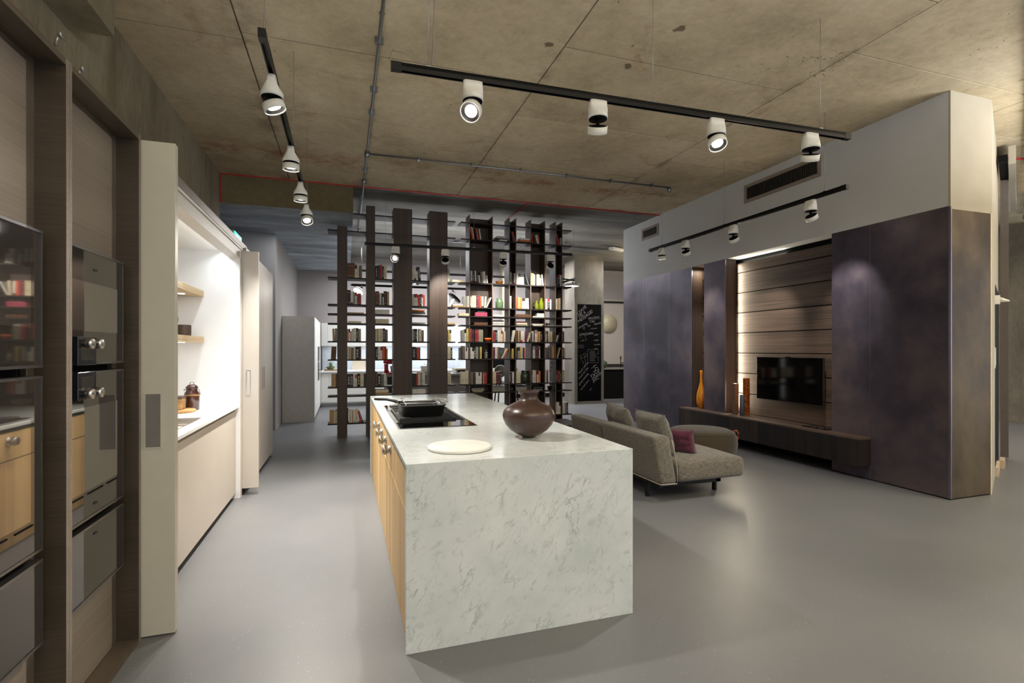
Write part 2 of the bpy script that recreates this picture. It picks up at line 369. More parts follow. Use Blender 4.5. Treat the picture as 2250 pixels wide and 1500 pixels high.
M['cladb'] = metal_clad('patinated_bronze', '2e2418', '46392a', '645640')
M['edge'] = plain('brass_edge', '8b8796', .3, .9)
M['tv'] = plain('tv_screen', '030304', .06, 0, .8)
M['sofa'] = fabric('grey_tweed', '45413b', '6e685c', 260)
M['sofab'] = fabric('grey_cushion', '47453f', '706c62', 240)
M['plum'] = fabric('plum_linen', '3c1826', '552736', 240)
M['pouf'] = fabric('olive_felt', '3a3224', '463d2e', 320)
M['leather'] = plain('cognac_leather', 'a0512a', .4)
M['pot'] = plain('brown_glazed_clay', '3e2b24', .32, 0, .5, var=.28, scale=5, bump=.3)
M['iron'] = plain('cast_iron', '1a1b1b', .5, .4)
M['blackglass'] = plain('cooktop_glass', '060606', .05, 0, .9)
M['brownenamel'] = plain('brown_enamel', '3c1c16', .18, 0, .7)
M['woodraw'] = wood('rustic_wood', '7c5a34', 'b08c5c', 'x', 40, .7)
M['burnt'] = plain('burnt_wood', '4a3a30', .7, var=.25)
M['chalk'] = plain('chalkboard_slate', '050505', .9, 0, .1)
M['chalkw'] = plain('chalk', '8a8a8a', .9)
M['greenglass'] = plain('green_glass', '6a8462', .15, 0, .8)
M['darkgreenglass'] = plain('dark_green_glass', '34402f', .1, 0, .8)
M['lime'] = plain('lime_glass', '7c8a1e', .12, 0, .8)
M['amber'] = glass('amber_glass', 'f0a030', .05); M['amber'].node_tree.nodes['Principled BSDF'].inputs['Transmission Weight'].default_value = .55
M['amberdark'] = plain('amber_dark_swirl', '4a2408', .2)
M['orange'] = plain('orange_ceramic', 'd8661a', .35)
M['ochre'] = plain('ochre_wood', '9a5c18', .5)
M['mixer'] = plain('red_enamel', '9a0f1c', .15, .1, .8)
M['beige_stone'] = plain('grey_brown_stone', '8e8880', .4, var=.15, scale=3)
M['leaf'] = plain('leaf_green', '3a4c34', .5)
M['disc'] = plain('wall_disc', 'a49c84', .4)
M['vent'] = plain('vent_taupe', '857a70', .5)
M['darkglass'] = plain('clear_grey_glass', '6a6c68', .08, 0, .8)
BC = dict(k='17161a', d='3a3634', t='6e6458', b='5c3820', B='33201a', n='a98a60', c='cfc5a8', w='d4d2cc', g='8a8b78', r='b4202a', R='8e1e2c', o='d47a26', O='cc4a22', m='5a1a2c', y='c0ae5c', p='a8415c', s='1c2440', e='8c8a88', G='24483c')
BN = dict(k='black', d='dark grey', t='taupe', b='brown', B='dark brown', n='tan', c='cream', w='white', g='grey green', r='red', R='crimson', o='orange', O='vermilion', m='maroon', y='yellow', p='pink', s='navy', e='grey', G='green')
BM = {k: plain('book_' + BN[k].replace(' ', '_'), v, .55, var=.1, scale=25) for k, v in BC.items()}
M['pages'] = plain('paper_pages', 'cfc8b4', .9, var=.08, scale=120)

# ================================================================ STRUCTURE
CZ = 3.964
struct('floor', MB().box(-1.9, 14, -5, 15, -.1, 0), M['floor'])
# ceiling: slab with cast panels separated by recessed shutter joints
ce = struct('ceiling', MB().box(-1.9, 14, -5, 8.14, CZ + .02, CZ + .2), plain('joint_shadow', '5a4c38', .9))
yj = [-5, -3.4, -2.1, -.8, .5, 1.8, 3.15, 4.48, 5.78, 7.09, 8.14]
cols = [(-1.9, -.79, 0.10), (-.79, 1.72, 0), (1.72, 4.07, -.62), (4.07, 6.5, -1.3), (6.5, 9.0, -.6), (9.0, 11.5, .1), (11.5, 14, -.4)]
for ci, (xa, xb, sh) in enumerate(cols):
    ys = [y if i in (0, len(yj) - 1) else y + sh for i, y in enumerate(yj)]
    if sh < -1: ys = [-5] + [y for y in ys[1:-1] if y > -4.9] + [7.1, 8.14]
    for a, b in zip(ys, ys[1:]):
        if b - a < .1: continue
        struct('ceiling_panel', MB().box(xa + .006, xb - .006, a + .006, b - .006, CZ + random.uniform(-.001, .0015), CZ + .019), M['ceil'], ce)
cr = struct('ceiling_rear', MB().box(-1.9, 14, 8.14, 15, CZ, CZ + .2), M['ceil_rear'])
# left concrete wall with cast panels
wl = struct('wall_left', MB().box(-1.9, -1.712, -5, 8.14, 0, CZ), M['blackmat'])
for a, b in zip([-5, -2.6, -.2, 2.2, 4.69, 7.1, 8.14], [-2.6, -.2, 2.2, 4.69, 7.1, 8.14]):
    struct('concrete_panel', MB().box(-1.711, -1.70, a + .003, b - .003, .0, CZ - .002), M['wall_conc'], wl)
struct('trim_1', MB().box(-1.70, -1.45, -5, 3.997, 3.517, CZ), M['wall_conc'])
# dropped slab beyond the red line, left
struct('trim_2', MB().box(-1.9, .106, 8.14, 14.6, 3.54, CZ, 0, fm=[1, 0, 0, 1, 1, 1]), [M['beam_face'], M['soffit']])
struct('wall_rear_left', MB().box(-1.9, -1.205, 10.0, 14.6, 0, 3.54, 0, fm=[0, 0, 1, 0, 0, 0]), [M['grey_wall'], M['blue_wall']])
struct('wall_left_return', MB().box(-2.1, -1.9, 8.14, 10.0, 0, 3.54), M['blue_wall'])
bw = struct('wall_back', MB().box(-1.3, 14, 14.43, 14.7, 0, CZ), M['back_wall'])
struct('baseboard_back', MB().box(3.9, 14, 14.40, 14.43, 0, .12), M['blackmat'])
struct('wall_far_right', MB().box(13.8, 14, 8.14, 14.5, 0, CZ), M['back_wall'])
# light-edged partition panel in the rear hall (vertical pale strip)
struct('trim_3', MB().box(4.35, 4.42, 14.2, 14.43, 0, CZ), plain('pale_edge', 'b8ad98', .7))

# right box: drywall upper part, cladding below, TV niche recess
XW = 5.559; XR = 5.768
wr = struct('wall_right', MB()
    .prism([(XW, 3.365), (6.15, 3.365), (6.3, 3.44), (8.3, 4.45), (8.3, 9.43), (XW, 9.43)], 'z', 2.85, CZ).box(XW, 6.166, 3.345, 3.365, 2.82, CZ, 1)
    .prism([(XR + .06, 3.7), (6.7, 3.7), (8.3, 4.5), (8.3, 9.43), (XR + .06, 9.43)], 'z', 0, 2.85).box(XW + .02, XR + .06, 3.6, 4.60, 0, 2.85).box(XW + .02, XR + .06, 7.21, 9.43, 0, 2.85)
    .box(5.59, 6.166, 3.365, 3.6, 0, 2.85), [M['drywall'], M['drywall_end']])
def clad(y0, y1, z0=.012, z1=2.85, x=XW):
    struct('cladding_panel', MB().box(x, x + .018, y0 + .004, y1 - .004, z0, z1), M['clad'], wr)
    struct('metal_edge', MB().box(x - .002, x + .02, y0 - .003, y0 + .003, z0, z1), M['edge'], wr)
for a, b in ((3.36, 4.137), (4.137, 4.612), (7.21, 7.832), (7.832, 8.657), (8.657, 9.43)): clad(a, b)
# pillar between the two openings
struct('cladding_panel', MB().box(XW, XW + .018, 6.42, 6.90, .012, 2.85), M['clad'], wr)
struct('metal_edge', MB().box(XW - .002, XW + .02, 6.414, 6.42, .012, 2.85), M['edge'], wr)
struct('pillar', MB().box(XW + .02, XR, 6.42, 6.90, .012, 2.85), M['walnut'], wr)
struct('cladding_panel', MB().box(XW + .0, 6.15, 3.345, 3.36, .012, 2.82), M['cladb'], wr)
struct('corner_edge', MB().box(XW - .006, XW + .01, 3.339, 3.36, .012, 2.84), M['edge'], wr)
struct('gypsum_edge', MB().box(6.15, 6.166, 3.345, 3.362, 0, 2.82), M['gypsum'], wr)
struct('floor_gasket', MB().box(XW + .004, 6.166, 3.35, 3.37, 0, .012).box(XW + .004, XW + .03, 3.35, 4.6, 0, .012), M['blackmat'], wr)
# planks on the recess back wall
pz = [.48, .789, 1.096, 1.403, 1.71, 2.018, 2.325, 2.633, 2.785]
for a, b in zip(pz, pz[1:]):
    struct('plank', MB().box(XR + random.uniform(-.002, .003), XR + .014, 4.612, 6.42, a + .006, b - .006), M['tvwood'], wr)
    struct('plank', MB().box(XR, XR + .03, 6.90, 7.21, a + .006, b - .006), M['tvwood'], wr)
struct('plank_backing', MB().box(XR + .034, XR + .058, 4.612, 7.21, 0, 2.85), M['blackmat'], wr)
struct('recess_side', MB().box(XW + .02, XR + .03, 4.605, 4.612, 0, 2.85).box(XW + .02, XR + .03, 7.203, 7.21, 0, 2.85), M['walnut'], wr)
# cove lights hidden at the left edge and top of the recess
area('cove_light', (XR - .05, 6.385, 1.66), (.03, 2.2), 16, (PI / 2, 0, PI * 1.0), col=(1, .86, .66))
area('cove_light', (5.792, 5.9, 2.782), (.012, .8), 1.6, (PI, 0, 0), col=(1, .93, .80))
area('cove_light', (XR - .03, 7.05, 2.80), (.1, .12), 3, (0, 0, 0), col=(1, .86, .66))
# air vents
def vent(y0, y1, z0, z1, n, lab):
    t = thing('air_vent', (XW, (y0 + y1) / 2, z0), lab, 'vent')
    fr = .045
    part('frame', MB().box(XW - .012, XW, y0, y1, z0, z0 + fr).box(XW - .012, XW, y0, y1, z1 - fr, z1).box(XW - .012, XW, y0, y0 + fr, z0 + fr, z1 - fr).box(XW - .012, XW, y1 - fr, y1, z0 + fr, z1 - fr), M['vent'], t)
    part('backing', MB().box(XW - .003, XW - .001, y0 + fr, y1 - fr, z0 + fr, z1 - fr), M['blackmat'], t)
    for i in range(n):
        y = y0 + fr + (y1 - y0 - 2 * fr) * (i + .5) / n
        part('slat', MB().box(XW - .010, XW - .003, y - .0035, y + .0035, z0 + fr, z1 - fr), M['darkinox'], t)
vent(4.75, 6.01, 3.592, 3.853, 44, 'long taupe air grille high on the grey drywall')
vent(8.17, 8.72, 3.594, 3.816, 20, 'short grey air grille beside the red cable end')
# angled wall behind the box corner
ux, uy = .891, .454; nx, ny = uy, -ux
def AP(s, off=0, z=0): return (6.166 + ux * s + nx * off, 3.345 + uy * s + ny * off, z)
def ang_box(s0, s1, o0, o1, z0, z1):
    c = (Vector(AP(s0, o0, z0)) + Vector(AP(s1, o1, z1))) / 2
    return MB().obox(c, Vector((ux, uy, 0)) * (s1 - s0) / 2, Vector((nx, ny, 0)) * (o1 - o0) / 2, (0, 0, (z1 - z0) / 2))
wa = struct('wall_right_angled', ang_box(0, 2.42, -.12, 0, 0, CZ), M['drywall_end'])
struct('dark_opening_sheet', ang_box(1.05, 2.38, 0, .004, .02, 2.2), M['blackmat'], wa)  # black sheet on the solid wall paints the dark inside of a doorway
struct('door_sill', ang_box(1.0, 1.5, .0, .03, 0, .11).obox(AP(1.75, .05, .05), (.12, .06, 0), (.012, -.02, 0), (0, 0, .05)), plain('raw_plinth', 'bba890', .8), wa)
struct('switch', ang_box(.66, .72, 0, .012, 1.25, 1.38), M['white'], wa)
struct('light_switch', ang_box(.80, .87, 0, .012, 1.28, 1.48), M['white'], wa)
dr = struct('door_1', ang_box(2.42, 2.46, .02, .10, .02, 3.80), plain('grey_sliding_panel', '5c5450', .5))
struct('door_track', ang_box(1.5, 2.42, .02, .10, 3.72, 3.80), M['blackmat'], dr)
struct('trim_4', ang_box(1.6, 4.6, .105, .17, 3.70, 3.92), M['drywall_end'])
tag(obj('wall_sensor', MB().obox(AP(.95, .02, 2.02), (.03, .015, 0), (.012, -.02, 0), (0, 0, .05)).tube([AP(.95, .04, 2.02), AP(.95, .12, 2.0)], [.03, .008], 8), M['white']), 'small white cone sensor on the narrow sand wall beside the bronze panel', 'sensor')
struct('column_right', MB().box(12.75, 13.6, 6.3, 7.3, 0, CZ), M['column'])

# red cable line
tag(obj('red_cable', MB().box(-1.695, XW, 8.128, 8.142, CZ - .016, CZ - .002).box(-1.699, -1.685, 8.128, 8.139, 3.54, CZ - .002), M['red']), 'long red cable across the ceiling where warm concrete turns grey', 'cable')
tag(obj('red_cable', MB().tube([(2.95, 8.15, CZ - .012), (2.96, 8.9, CZ - .012), (2.95, 9.35, CZ - .012)], .008, 6), M['red']), 'short red cable branching back over the right bookcase', 'cable')
tag(obj('red_cable', MB().tube([(7.75, 4.3, CZ - .012), (10.2, 4.1, CZ - .012)], .01, 6), M['red']), 'red cable on the ceiling right of the sand wall', 'cable')

# conduits
def conduit(pts, r, lab, clamps, ends=()):
    t = thing('steel_conduit', pts[0], lab, 'conduit')
    part('pipe', MB().tube(pts, r, 10), M['steel'], t)
    for (x, y, z, d) in clamps:
        a = (.035, .008, .012) if d == 'y' else (.008, .035, .012)
        part('clamp', MB().box(x - a[0], x + a[0], y - a[1], y + a[1], z - r - .006, z + r + .02), M['steel'], t)
    for (x, y, z) in ends:
        part('joint_box', MB().lathe([(.012, -.045), (.03, -.04), (.034, 0), (.03, .03)], (x, y, z), 14), M['steel'], t)
conduit([(.253, -4, 3.925), (.253, 10.9, 3.925)], .014, 'long galvanised conduit running front to back on the ceiling',
        [(.253, y, 3.925, 'y') for y in (-2.5, -1, .5, 2.0, 3.0, 4.2, 5.0, 5.5, 7.3, 8.6, 9.7)], [(.253, 6.66, 3.925), (.253, 7.75, 3.925), (.253, 10.9, 3.91)])
conduit([(.27, 6.66, 3.93), (4.70, 6.63, 3.93)], .013, 'galvanised conduit running across the ceiling towards the long vent',
        [(x, 6.645, 3.93, 'x') for x in (.9, 1.6, 2.3, 3.0, 3.7, 4.4)], [(4.70, 6.63, 3.90)])
conduit([(4.6, 2.2, 3.93), (11.9, 5.95, 3.93)], .016, 'galvanised conduit on the ceiling at the right edge of the picture',
        [(4.6 + 7.3 * q, 2.2 + 3.75 * q, 3.93, 'y') for q in (.1, .2, .3, .4, .5, .6, .7, .8, .9)], [(11.9, 5.95, 3.9)])
conduit([(1.2, 11.6, 3.93), (5.0, 11.4, 3.93)], .02, 'thin conduit on the dark rear ceiling behind the bookcase tops', [(x, 11.5, 3.93, 'x') for x in (2, 3, 4)])
conduit([(4.28, 10.0, 3.85), (5.15, 11.2, 3.93)], .016, 'slanting conduit on the rear ceiling right of the bookcases', [(4.8, 10.7, 3.9, 'y')])
conduit([(4.0, 11.3, 3.93), (8.0, 11.25, 3.93)], .018, 'dark conduit on the rear ceiling above the concrete column', [(5.6, 11.3, 3.93, 'x')])

# ================================================================ LEFT KITCHEN
XF = -.98; XB = -1.073
# built-in housing (frame) with two niches visible
def housing(y0, y1, lab):
    t = thing('oven_housing', (-1.35, (y0 + y1) / 2, 0), lab, 'cabinet')
    part('side_board', MB().box(-1.69, XF, y1, y1 + .02, 0, 2.53), M['frame_shaded'], t)
    part('lit_front_edge', MB().box(XF, XF + .002, y1, y1 + .02, 0, 2.53).box(XF, XF + .002, y0 - .02, y0, 0, 2.53), M['panel'], t)  # added facing: paler tone paints the lit front edges of the boards
    part('side_board', MB().box(-1.69, XF, y0 - .02, y0, 0, 2.53), M['frame_shaded'], t)
    part('top_board', MB().box(-1.69, XF, y0, y1, 2.506, 2.53), M['frame'], t)
    part('bottom_board', MB().box(-1.69, XF, y0, y1, 0, .02), M['frame'], t)
    part('upper_panel', MB().box(XB - .02, XB, y0 + .003, y1 - .05, 1.895, 2.48), M['panel'], t, bevel=.002)
    part('lower_panel', MB().box(XB - .02, XB, y0 + .003, y1 - .05, .022, .40), M['panel'], t, bevel=.002)
    part('filler_strip', MB().box(XB - .02, XB - .002, y1 - .048, y1, .02, 2.506).box(XB - .02, XB - .004, y0, y1, 2.482, 2.506), M['frame'], t)
    part('back_board', MB().box(XB - .03, XB - .022, y0, y1, .02, 2.506), M['blackmat'], t)
    return t
def glassdoor(t, y0, y1, z0, z1, win=None):
    x1 = -1.026
    part('glass_front', MB().box(XB, x1, y0 + .008, y1 - .008, z0 + .008, z1 - .008), M['ovenglass'], t)
    f = MB().box(XB, x1 + .003, y0, y1, z1 - .01, z1).box(XB, x1 + .003, y0, y1, z0, z0 + .01)
    f.box(XB, x1 + .002, y0, y0 + .007, z0 + .01, z1 - .01).box(XB, x1 + .002, y1 - .007, y1, z0 + .01, z1 - .01)
    part('steel_frame', f, M['darkinox'], t)
    if win: part('window', MB().box(x1 - .001, x1 + .0015, win[0], win[1], win[2], win[3]), M['ovenwin'], t)
def control(t, yc, z0, z1, zk):
    part('control_panel', MB().box(-1.024, -.985, yc - .075, yc + .075, z0, z1), M['ctrl'], t, bevel=.002)
    zd = z0 + .02 if zk > (z0 + z1) / 2 else z1 - .075
    part('display', MB().box(-.986, -.9835, yc - .05, yc + .05, zd, zd + .055), M['display'], t)
    for dy in (-.04, .04):
        R = Matrix.Rotation(PI / 2, 3, 'Y')
        k = part('knob', MB().lathe([(.016, 0), (.016, .012), (.021, .014), (.021, .034), (.019, .036), (0, .0365)], (-.985, yc + dy, zk), 24, M=R), M['inox'], t)
def badge(t, yc, z): part('badge', MB().lathe([(0, 0), (.018, .0005), (.018, .002), (0, .0025)], (-1.0255, yc, z), 16, M=Matrix.Rotation(PI / 2, 3, 'Y'), sy=1, sx=.3), M['ctrl'], t)
for (y0, y1, which) in ((2.327, 2.98, 'right'), (1.655, 2.288, 'left')):
    housing(y0, y1, 'tall taupe veneer housing around the %s oven column' % which)
    ya, yb = y0 + .0, y1 - .055
    yc = (ya + yb) / 2 - .16
    side = {'right': 'right column beside the pale folding door', 'left': 'left column at the picture edge'}[which]
    t = thing('compact_oven', (XB, (ya + yb) / 2, 1.395), 'smoked glass compact oven, upper, %s' % side, 'oven')
    glassdoor(t, ya, yb, 1.395, 1.879, (y0 + .05, yb - .07, 1.535, 1.74)); control(t, yc + (.0), 1.396, 1.51, 1.482); badge(t, yc + .17, 1.80)
    t = thing('oven', (XB, (ya + yb) / 2, .748), 'smoked glass oven with window, middle, %s' % side, 'oven')
    glassdoor(t, ya, yb, .748, 1.366, (y0 + .05, yb - .07, .87, 1.22)); control(t, yc, 1.26, 1.37, 1.283); badge(t, yc + .17, .80)
    part('vent_slots', MB().box(-1.0255, -1.0235, ya + .06, ya + .2, .852, .858).box(-1.0255, -1.0235, ya + .24, ya + .38, .852, .858).box(-1.0255, -1.0235, ya + .42, ya + .52, .852, .858), M['blackmat'], t)
    t = thing('warming_drawer', (XB, (ya + yb) / 2, .415), 'smoked glass warming drawer, lowest, %s' % side, 'drawer')
    glassdoor(t, ya, yb, .415, .718); badge(t, yc + .17, .67)
t = housing(.98, 1.616, 'tall taupe veneer housing nearest the camera')
for (y, z) in ((2.26, 2.60), (2.42, 2.56)):
    tag(obj('cable_clip', MB().tube([(-1.0, y, z - .04), (-.99, y, z), (-.985, y + .03, z)], .004, 6).lathe([(.012, 0), (.012, .006)], (-.985, y, z), 10, M=Matrix.Rotation(PI / 2, 3, 'Y')), M['wire']),
        'small steel clip above the housing, ' + ('nearer the left edge' if y < 2.3 else 'nearer the right oven column'), 'clip')

# pocket doors
def fold_door(y, x0, x1, z0, z1, mat, lab, hx, hz, grille):
    t = thing('folding_door', ((x0 + x1) / 2, y, z0), lab, 'door')
    part('leaf', MB().box(x0, x1, y, y + .022, z0, z1), mat, t, bevel=.0015)
    part('leaf', MB().box(x0 + .002, x1 - .001, y + .026, y + .048, z0, z1), mat, t, bevel=.0015)
    h = part('handle', MB().box(hx[0], hx[1], y - .004, y, hz[0], hz[1]), M['greige'] if grille else M['inox'], t)
    part('handle_insert', MB().box(hx[0] + .008, hx[1] - .008, y - .006, y - .003, hz[0] + .01, hz[1] - .01), plain('handle_grey', '6e6a66', .5) if grille else M['sand'], h)
    return t
fold_door(3.012, -.985, -.832, .008, 2.515, M['greige'], 'beige folding pocket door with a grey recessed pull, by the ovens', (-.968, -.888), (.955, 1.243), True)
fold_door(5.65, -1.0, -.836, .07, 2.44, M['sand'], 'pale folding pocket door at the far end of the white niche', (-.947, -.906), (1.0, 1.25), False)
tag(obj('door_post', MB().box(-1.69, -.985, 3.002, 3.009, .0, 2.52), M['blackmat']), 'thin black post between oven column and beige folding door', 'post')
# white niche kitchen
t = thing('niche_cabinet', (-1.35, 4.3, 0), 'white lined wall niche above the worktop, sand framed', 'cabinet')
part('back_panel', MB().box(-1.69, -1.65, 3.06, 5.60, .0, 2.44), M['nichewhite'], t)
part('side_panel', MB().box(-1.65, -.99, 5.57, 5.60, .0, 2.44), M['nichewhite'], t)
part('side_panel', MB().box(-1.65, -1.03, 3.06, 3.09, .0, 2.44), M['nichewhite'], t)
part('top_panel', MB().box(-1.65, -1.09, 3.09, 5.57, 2.42, 2.44), M['nichewhite'], t)
part('lintel', MB().box(-1.09, -.99, 3.09, 5.57, 2.354, 2.44), M['sand'], t)
part('front_post', MB().box(-1.01, -.985, 5.60, 5.645, .0, 2.44), M['sand'], t)
tag(obj('sliding_rail', MB().box(-1.05, -.975, 3.03, 5.86, 2.462, 2.52).box(-1.03, -.98, 3.03, 5.82, 2.446, 2.462, 1), [plain('rail_taupe', '7c706c', .4, .3), M['white']]), 'taupe sliding door rail above the white niche', 'rail')
t = thing('exit_sign', (-1.04, 5.62, 2.522), 'small green lit emergency exit sign standing on the sliding rail', 'sign')
part('housing', MB().box(-1.06, -1.02, 5.44, 5.80, 2.522, 2.60), M['vent'], t)
part('lit_face', MB().box(-1.02, -1.012, 5.45, 5.79, 2.526, 2.596), M['exit'], t)
part('arrow', MB().prism([(5.50, 2.555), (5.58, 2.555), (5.58, 2.54), (5.62, 2.561), (5.58, 2.582), (5.58, 2.567), (5.50, 2.567)], 'x', -1.0125, -1.0105).box(-1.0125, -1.0105, 5.68, 5.72, 2.54, 2.585), M['exitw'], t)
t = thing('base_cabinet', (-1.3, 4.3, 0), 'long sand coloured base cabinet under the white worktop', 'cabinet')
part('carcass', MB().box(-1.64, -1.06, 3.1, 5.56, .07, .85), M['sand'], t)
for a, b in ((3.1, 3.53), (3.533, 5.48), (5.483, 5.565)): part('door', MB().box(-1.045, -1.025, a, b, .055, .855), M['sand'], t, bevel=.0015)
part('finger_rail', MB().box(-1.06, -1.04, 3.1, 5.565, .857, .888), plain('grip_rail', 'a29a88', .4, .3), t)
part('plinth', MB().box(-1.6, -1.10, 3.1, 5.56, 0, .055), M['blackmat'], t)
w = MB(); x0, x1, y0, y1 = -1.38, -1.09, 3.75, 4.66
w.box(-1.648, x0, 3.09, 5.568, .888, .91).box(x1, -1.0, 3.09, 5.568, .888, .91).box(x0, x1, 3.09, y0, .888, .91).box(x0, x1, y1, 5.568, .888, .91)
tag(obj('worktop', w, M['counter']), 'white worktop with undermounted sink in the bright niche', 'worktop')
t = thing('sink', (-1.235, 4.2, .72), 'stainless steel sink set in the white niche worktop', 'sink')
part('basin', MB().box(x0, x0 + .01, y0, y1, .72, .912).box(x1 - .01, x1, y0, y1, .72, .912).box(x0, x1, y0, y0 + .01, .72, .912).box(x0, x1, y1 - .01, y1, .72, .912).box(x0, x1, y0, y1, .715, .722), M['inox'], t)
part('insert_rack', MB().box(x0 + .01, x1 - .01, 4.30, 4.33, .86, .88).box(x0 + .01, x1 - .01, 4.5, 4.52, .86, .88).box(x0 + .01, x1 - .01, 4.33, 4.5, .862, .868), plain('rack_grey', 'a8a09a', .4), t)
for i, z in enumerate((1.965, 1.524)):
    t = thing('oak_shelf', (-1.475, 4.35, z), 'thick pale oak shelf in the white niche, ' + ('upper one' if i == 0 else 'lower one holding the dark pot'), 'shelf')
    part('board', MB().box(-1.649, -1.30, 3.1, 5.568, z, z + .056), M['oakx'], t, bevel=.002)
    for y in (3.7, 4.75, 5.30):
        part('shelf_light', MB().lathe([(.03, 0), (.03, .004)], (-1.42, y, z - .004), 16), M['glowdisc'], t)
    area('shelf_light_source', (-1.42, 4.35, z - .01), (.05, 2.0), 1.6, col=(.93, .97, 1))
area('niche_light', (-1.14, 4.33, 2.41), (.05, 2.3), 9, (0, -.45, 0), col=(.92, .965, 1))
area('niche_light', (-1.45, 3.4, 2.41), (.3, .4), 2, (-.3, 0, 0), col=(.92, .965, 1))
# items in the niche
t = thing('lidded_can', (-1.325, 5.27, .911), 'glossy brown enamel milk can with lid and wire handle', 'jar')
part('body', MB().lathe([(.055, 0), (.06, .004), (.06, .14), (.058, .155), (.045, .175), (.045, .195), (.05, .20), (0, .20)], (-1.325, 5.27, .911)), M['brownenamel'], t)
part('band', MB().lathe([(.061, .128), (.0615, .13), (.0615, .14), (.061, .142)], (-1.325, 5.27, .911)), M['woodraw'], t)
part('lid', MB().lathe([(.05, .20), (.052, .205), (.03, .228), (0, .232)], (-1.325, 5.27, .911)), M['brownenamel'], t)
part('lid_ring', MB().tube([(-1.325 + .016 * math.cos(a), 5.27, 1.148 + .016 * math.sin(a)) for a in [i * PI / 6 for i in range(-1, 8)]], .003, 6), M['darkinox'], t)
part('wire_handle', MB().tube([(-1.275, 5.27, 1.10), (-1.262, 5.26, 1.085), (-1.255, 5.25, 1.05), (-1.262, 5.245, 1.06)], .003, 6), M['darkinox'], t)
part('handle_lug', MB().tube([(-1.375, 5.27, 1.10), (-1.388, 5.27, 1.09)], .005, 6), M['darkinox'], t)
t = thing('wooden_board', (-1.36, 5.14, .911), 'round rustic wooden board on the white worktop', 'board')
part('board', MB().lathe([(.12, 0), (.125, .004), (.125, .022), (.12, .026), (0, .026)], (-1.38, 5.10, .911)), M['woodraw'], t)
t = thing('wooden_box', (-1.40, 5.09, .938), 'rustic wooden box with dark rim on the round board', 'box')
part('box_body', MB().box(-1.47, -1.345, 5.04, 5.16, .938, 1.035), M['woodraw'], t, bevel=.008)
part('box_rim', MB().box(-1.472, -1.343, 5.038, 5.162, 1.03, 1.052), M['burnt'], t, bevel=.004)
t = thing('wooden_pot', (-1.42, 5.40, 1.581), 'dark burnt wood pot with a ring on the lower oak shelf', 'pot')
part('body', MB().lathe([(.052, 0), (.055, .01), (.056, .10), (.05, .104), (.046, .08), (0, .08)], (-1.42, 5.40, 1.581), 24), M['burnt'], t)
part('ring', MB().tube([(-1.468 + .010 * math.cos(a), 5.36, 1.735 + .035 * math.sin(a)) for a in [i * PI / 8 for i in range(17)]], .003, 6).tube([(-1.468, 5.36, 1.66), (-1.468, 5.36, 1.70)], .003, 6), M['darkinox'], t)
# tall units beyond
t = thing('tall_cabinet', (-1.3, 6.65, 0), 'tall sand cabinet pair with slot grips beyond the niche', 'cabinet')
part('carcass', MB().box(-1.69, -.975, 5.70, 7.62, .06, 2.46), M['sand'], t)
for a, b in ((5.70, 6.26), (6.263, 6.82), (6.823, 7.62)): part('door', MB().box(-.974, -.954, a, b, .055, 2.485), M['sand'], t, bevel=.0015)
part('end_panel', MB().box(-1.69, -.954, 7.622, 7.645, 0, 2.485), M['sand'], t)
for y in (6.76, 6.885): part('slot_grip', MB().box(-.9545, -.952, y - .014, y + .014, .98, 1.25), plain('slot_brown', '7a6a58', .5), t)
part('plinth', MB().box(-1.65, -1.02, 5.70, 7.62, 0, .055), M['blackmat'], t)

# ================================================================ ISLAND
t = thing('kitchen_island', (.89, 4.33, 0), 'large kitchen island with white veined marble shell and oak fronts', 'island')
g = .025
u = [(2.46, 0), (6.205, 0), (6.205, .91), (2.46, .91)]
sh = MB().prism([(2.46, 0), (2.46 + g, 0), (2.46 + g, .91 - g), (6.205 - g, .91 - g), (6.205 - g, 0), (6.205, 0), (6.205, .91), (2.46, .91)], 'x', .272, 1.509)
part('marble_shell', sh, M['marble'], t, bevel=.002)
part('carcass', MB().box(.32, 1.47, 2.49, 6.175, .03, .865), M['blackmat'], t)
part('plinth', MB().box(.36, 1.44, 2.49, 6.175, 0, .03), M['blackmat'], t)
part('back_panel', MB().box(1.47, 1.49, 2.49, 6.175, .02, .88), M['oak'], t)
segs = [2.488, 3.164, 4.05, 5.05, 5.60, 6.177]
for a, b in zip(segs, segs[1:]):
    d = part('drawer_front', MB().box(.301, .319, a + .002, b - .002, .652, .852), M['oak'], t)
    n = max(4, int(round((b - a) / .11)))
    for i in range(n):
        p0 = a + .002 + (b - a - .004) * i / n; p1 = a + .002 + (b - a - .004) * (i + 1) / n
        part('plank', MB().box(.285 + random.uniform(0, .0006), .301, p0 + .0003, p1 - .0003, .652, .852), M['oak'], d)
    d = part('door', MB().box(.301, .319, a + .002, b - .002, .012, .642), M['oak'], t)
    for i in range(n):
        p0 = a + .002 + (b - a - .004) * i / n; p1 = a + .002 + (b - a - .004) * (i + 1) / n
        part('plank', MB().box(.285 + random.uniform(0, .0006), .301, p0 + .0003, p1 - .0003, .012, .642), M['oak'], d)
for y in (3.478, 3.872, 4.234, 4.647):
    part('control_knob', MB().lathe([(.034, 0), (.034, .008), (.026, .010), (.026, .030), (.033, .032), (.033, .052), (.029, .055), (0, .055)], (.285, y, .79), 28, M=Matrix.Rotation(-PI / 2, 3, 'Y')), M['inox'], t)
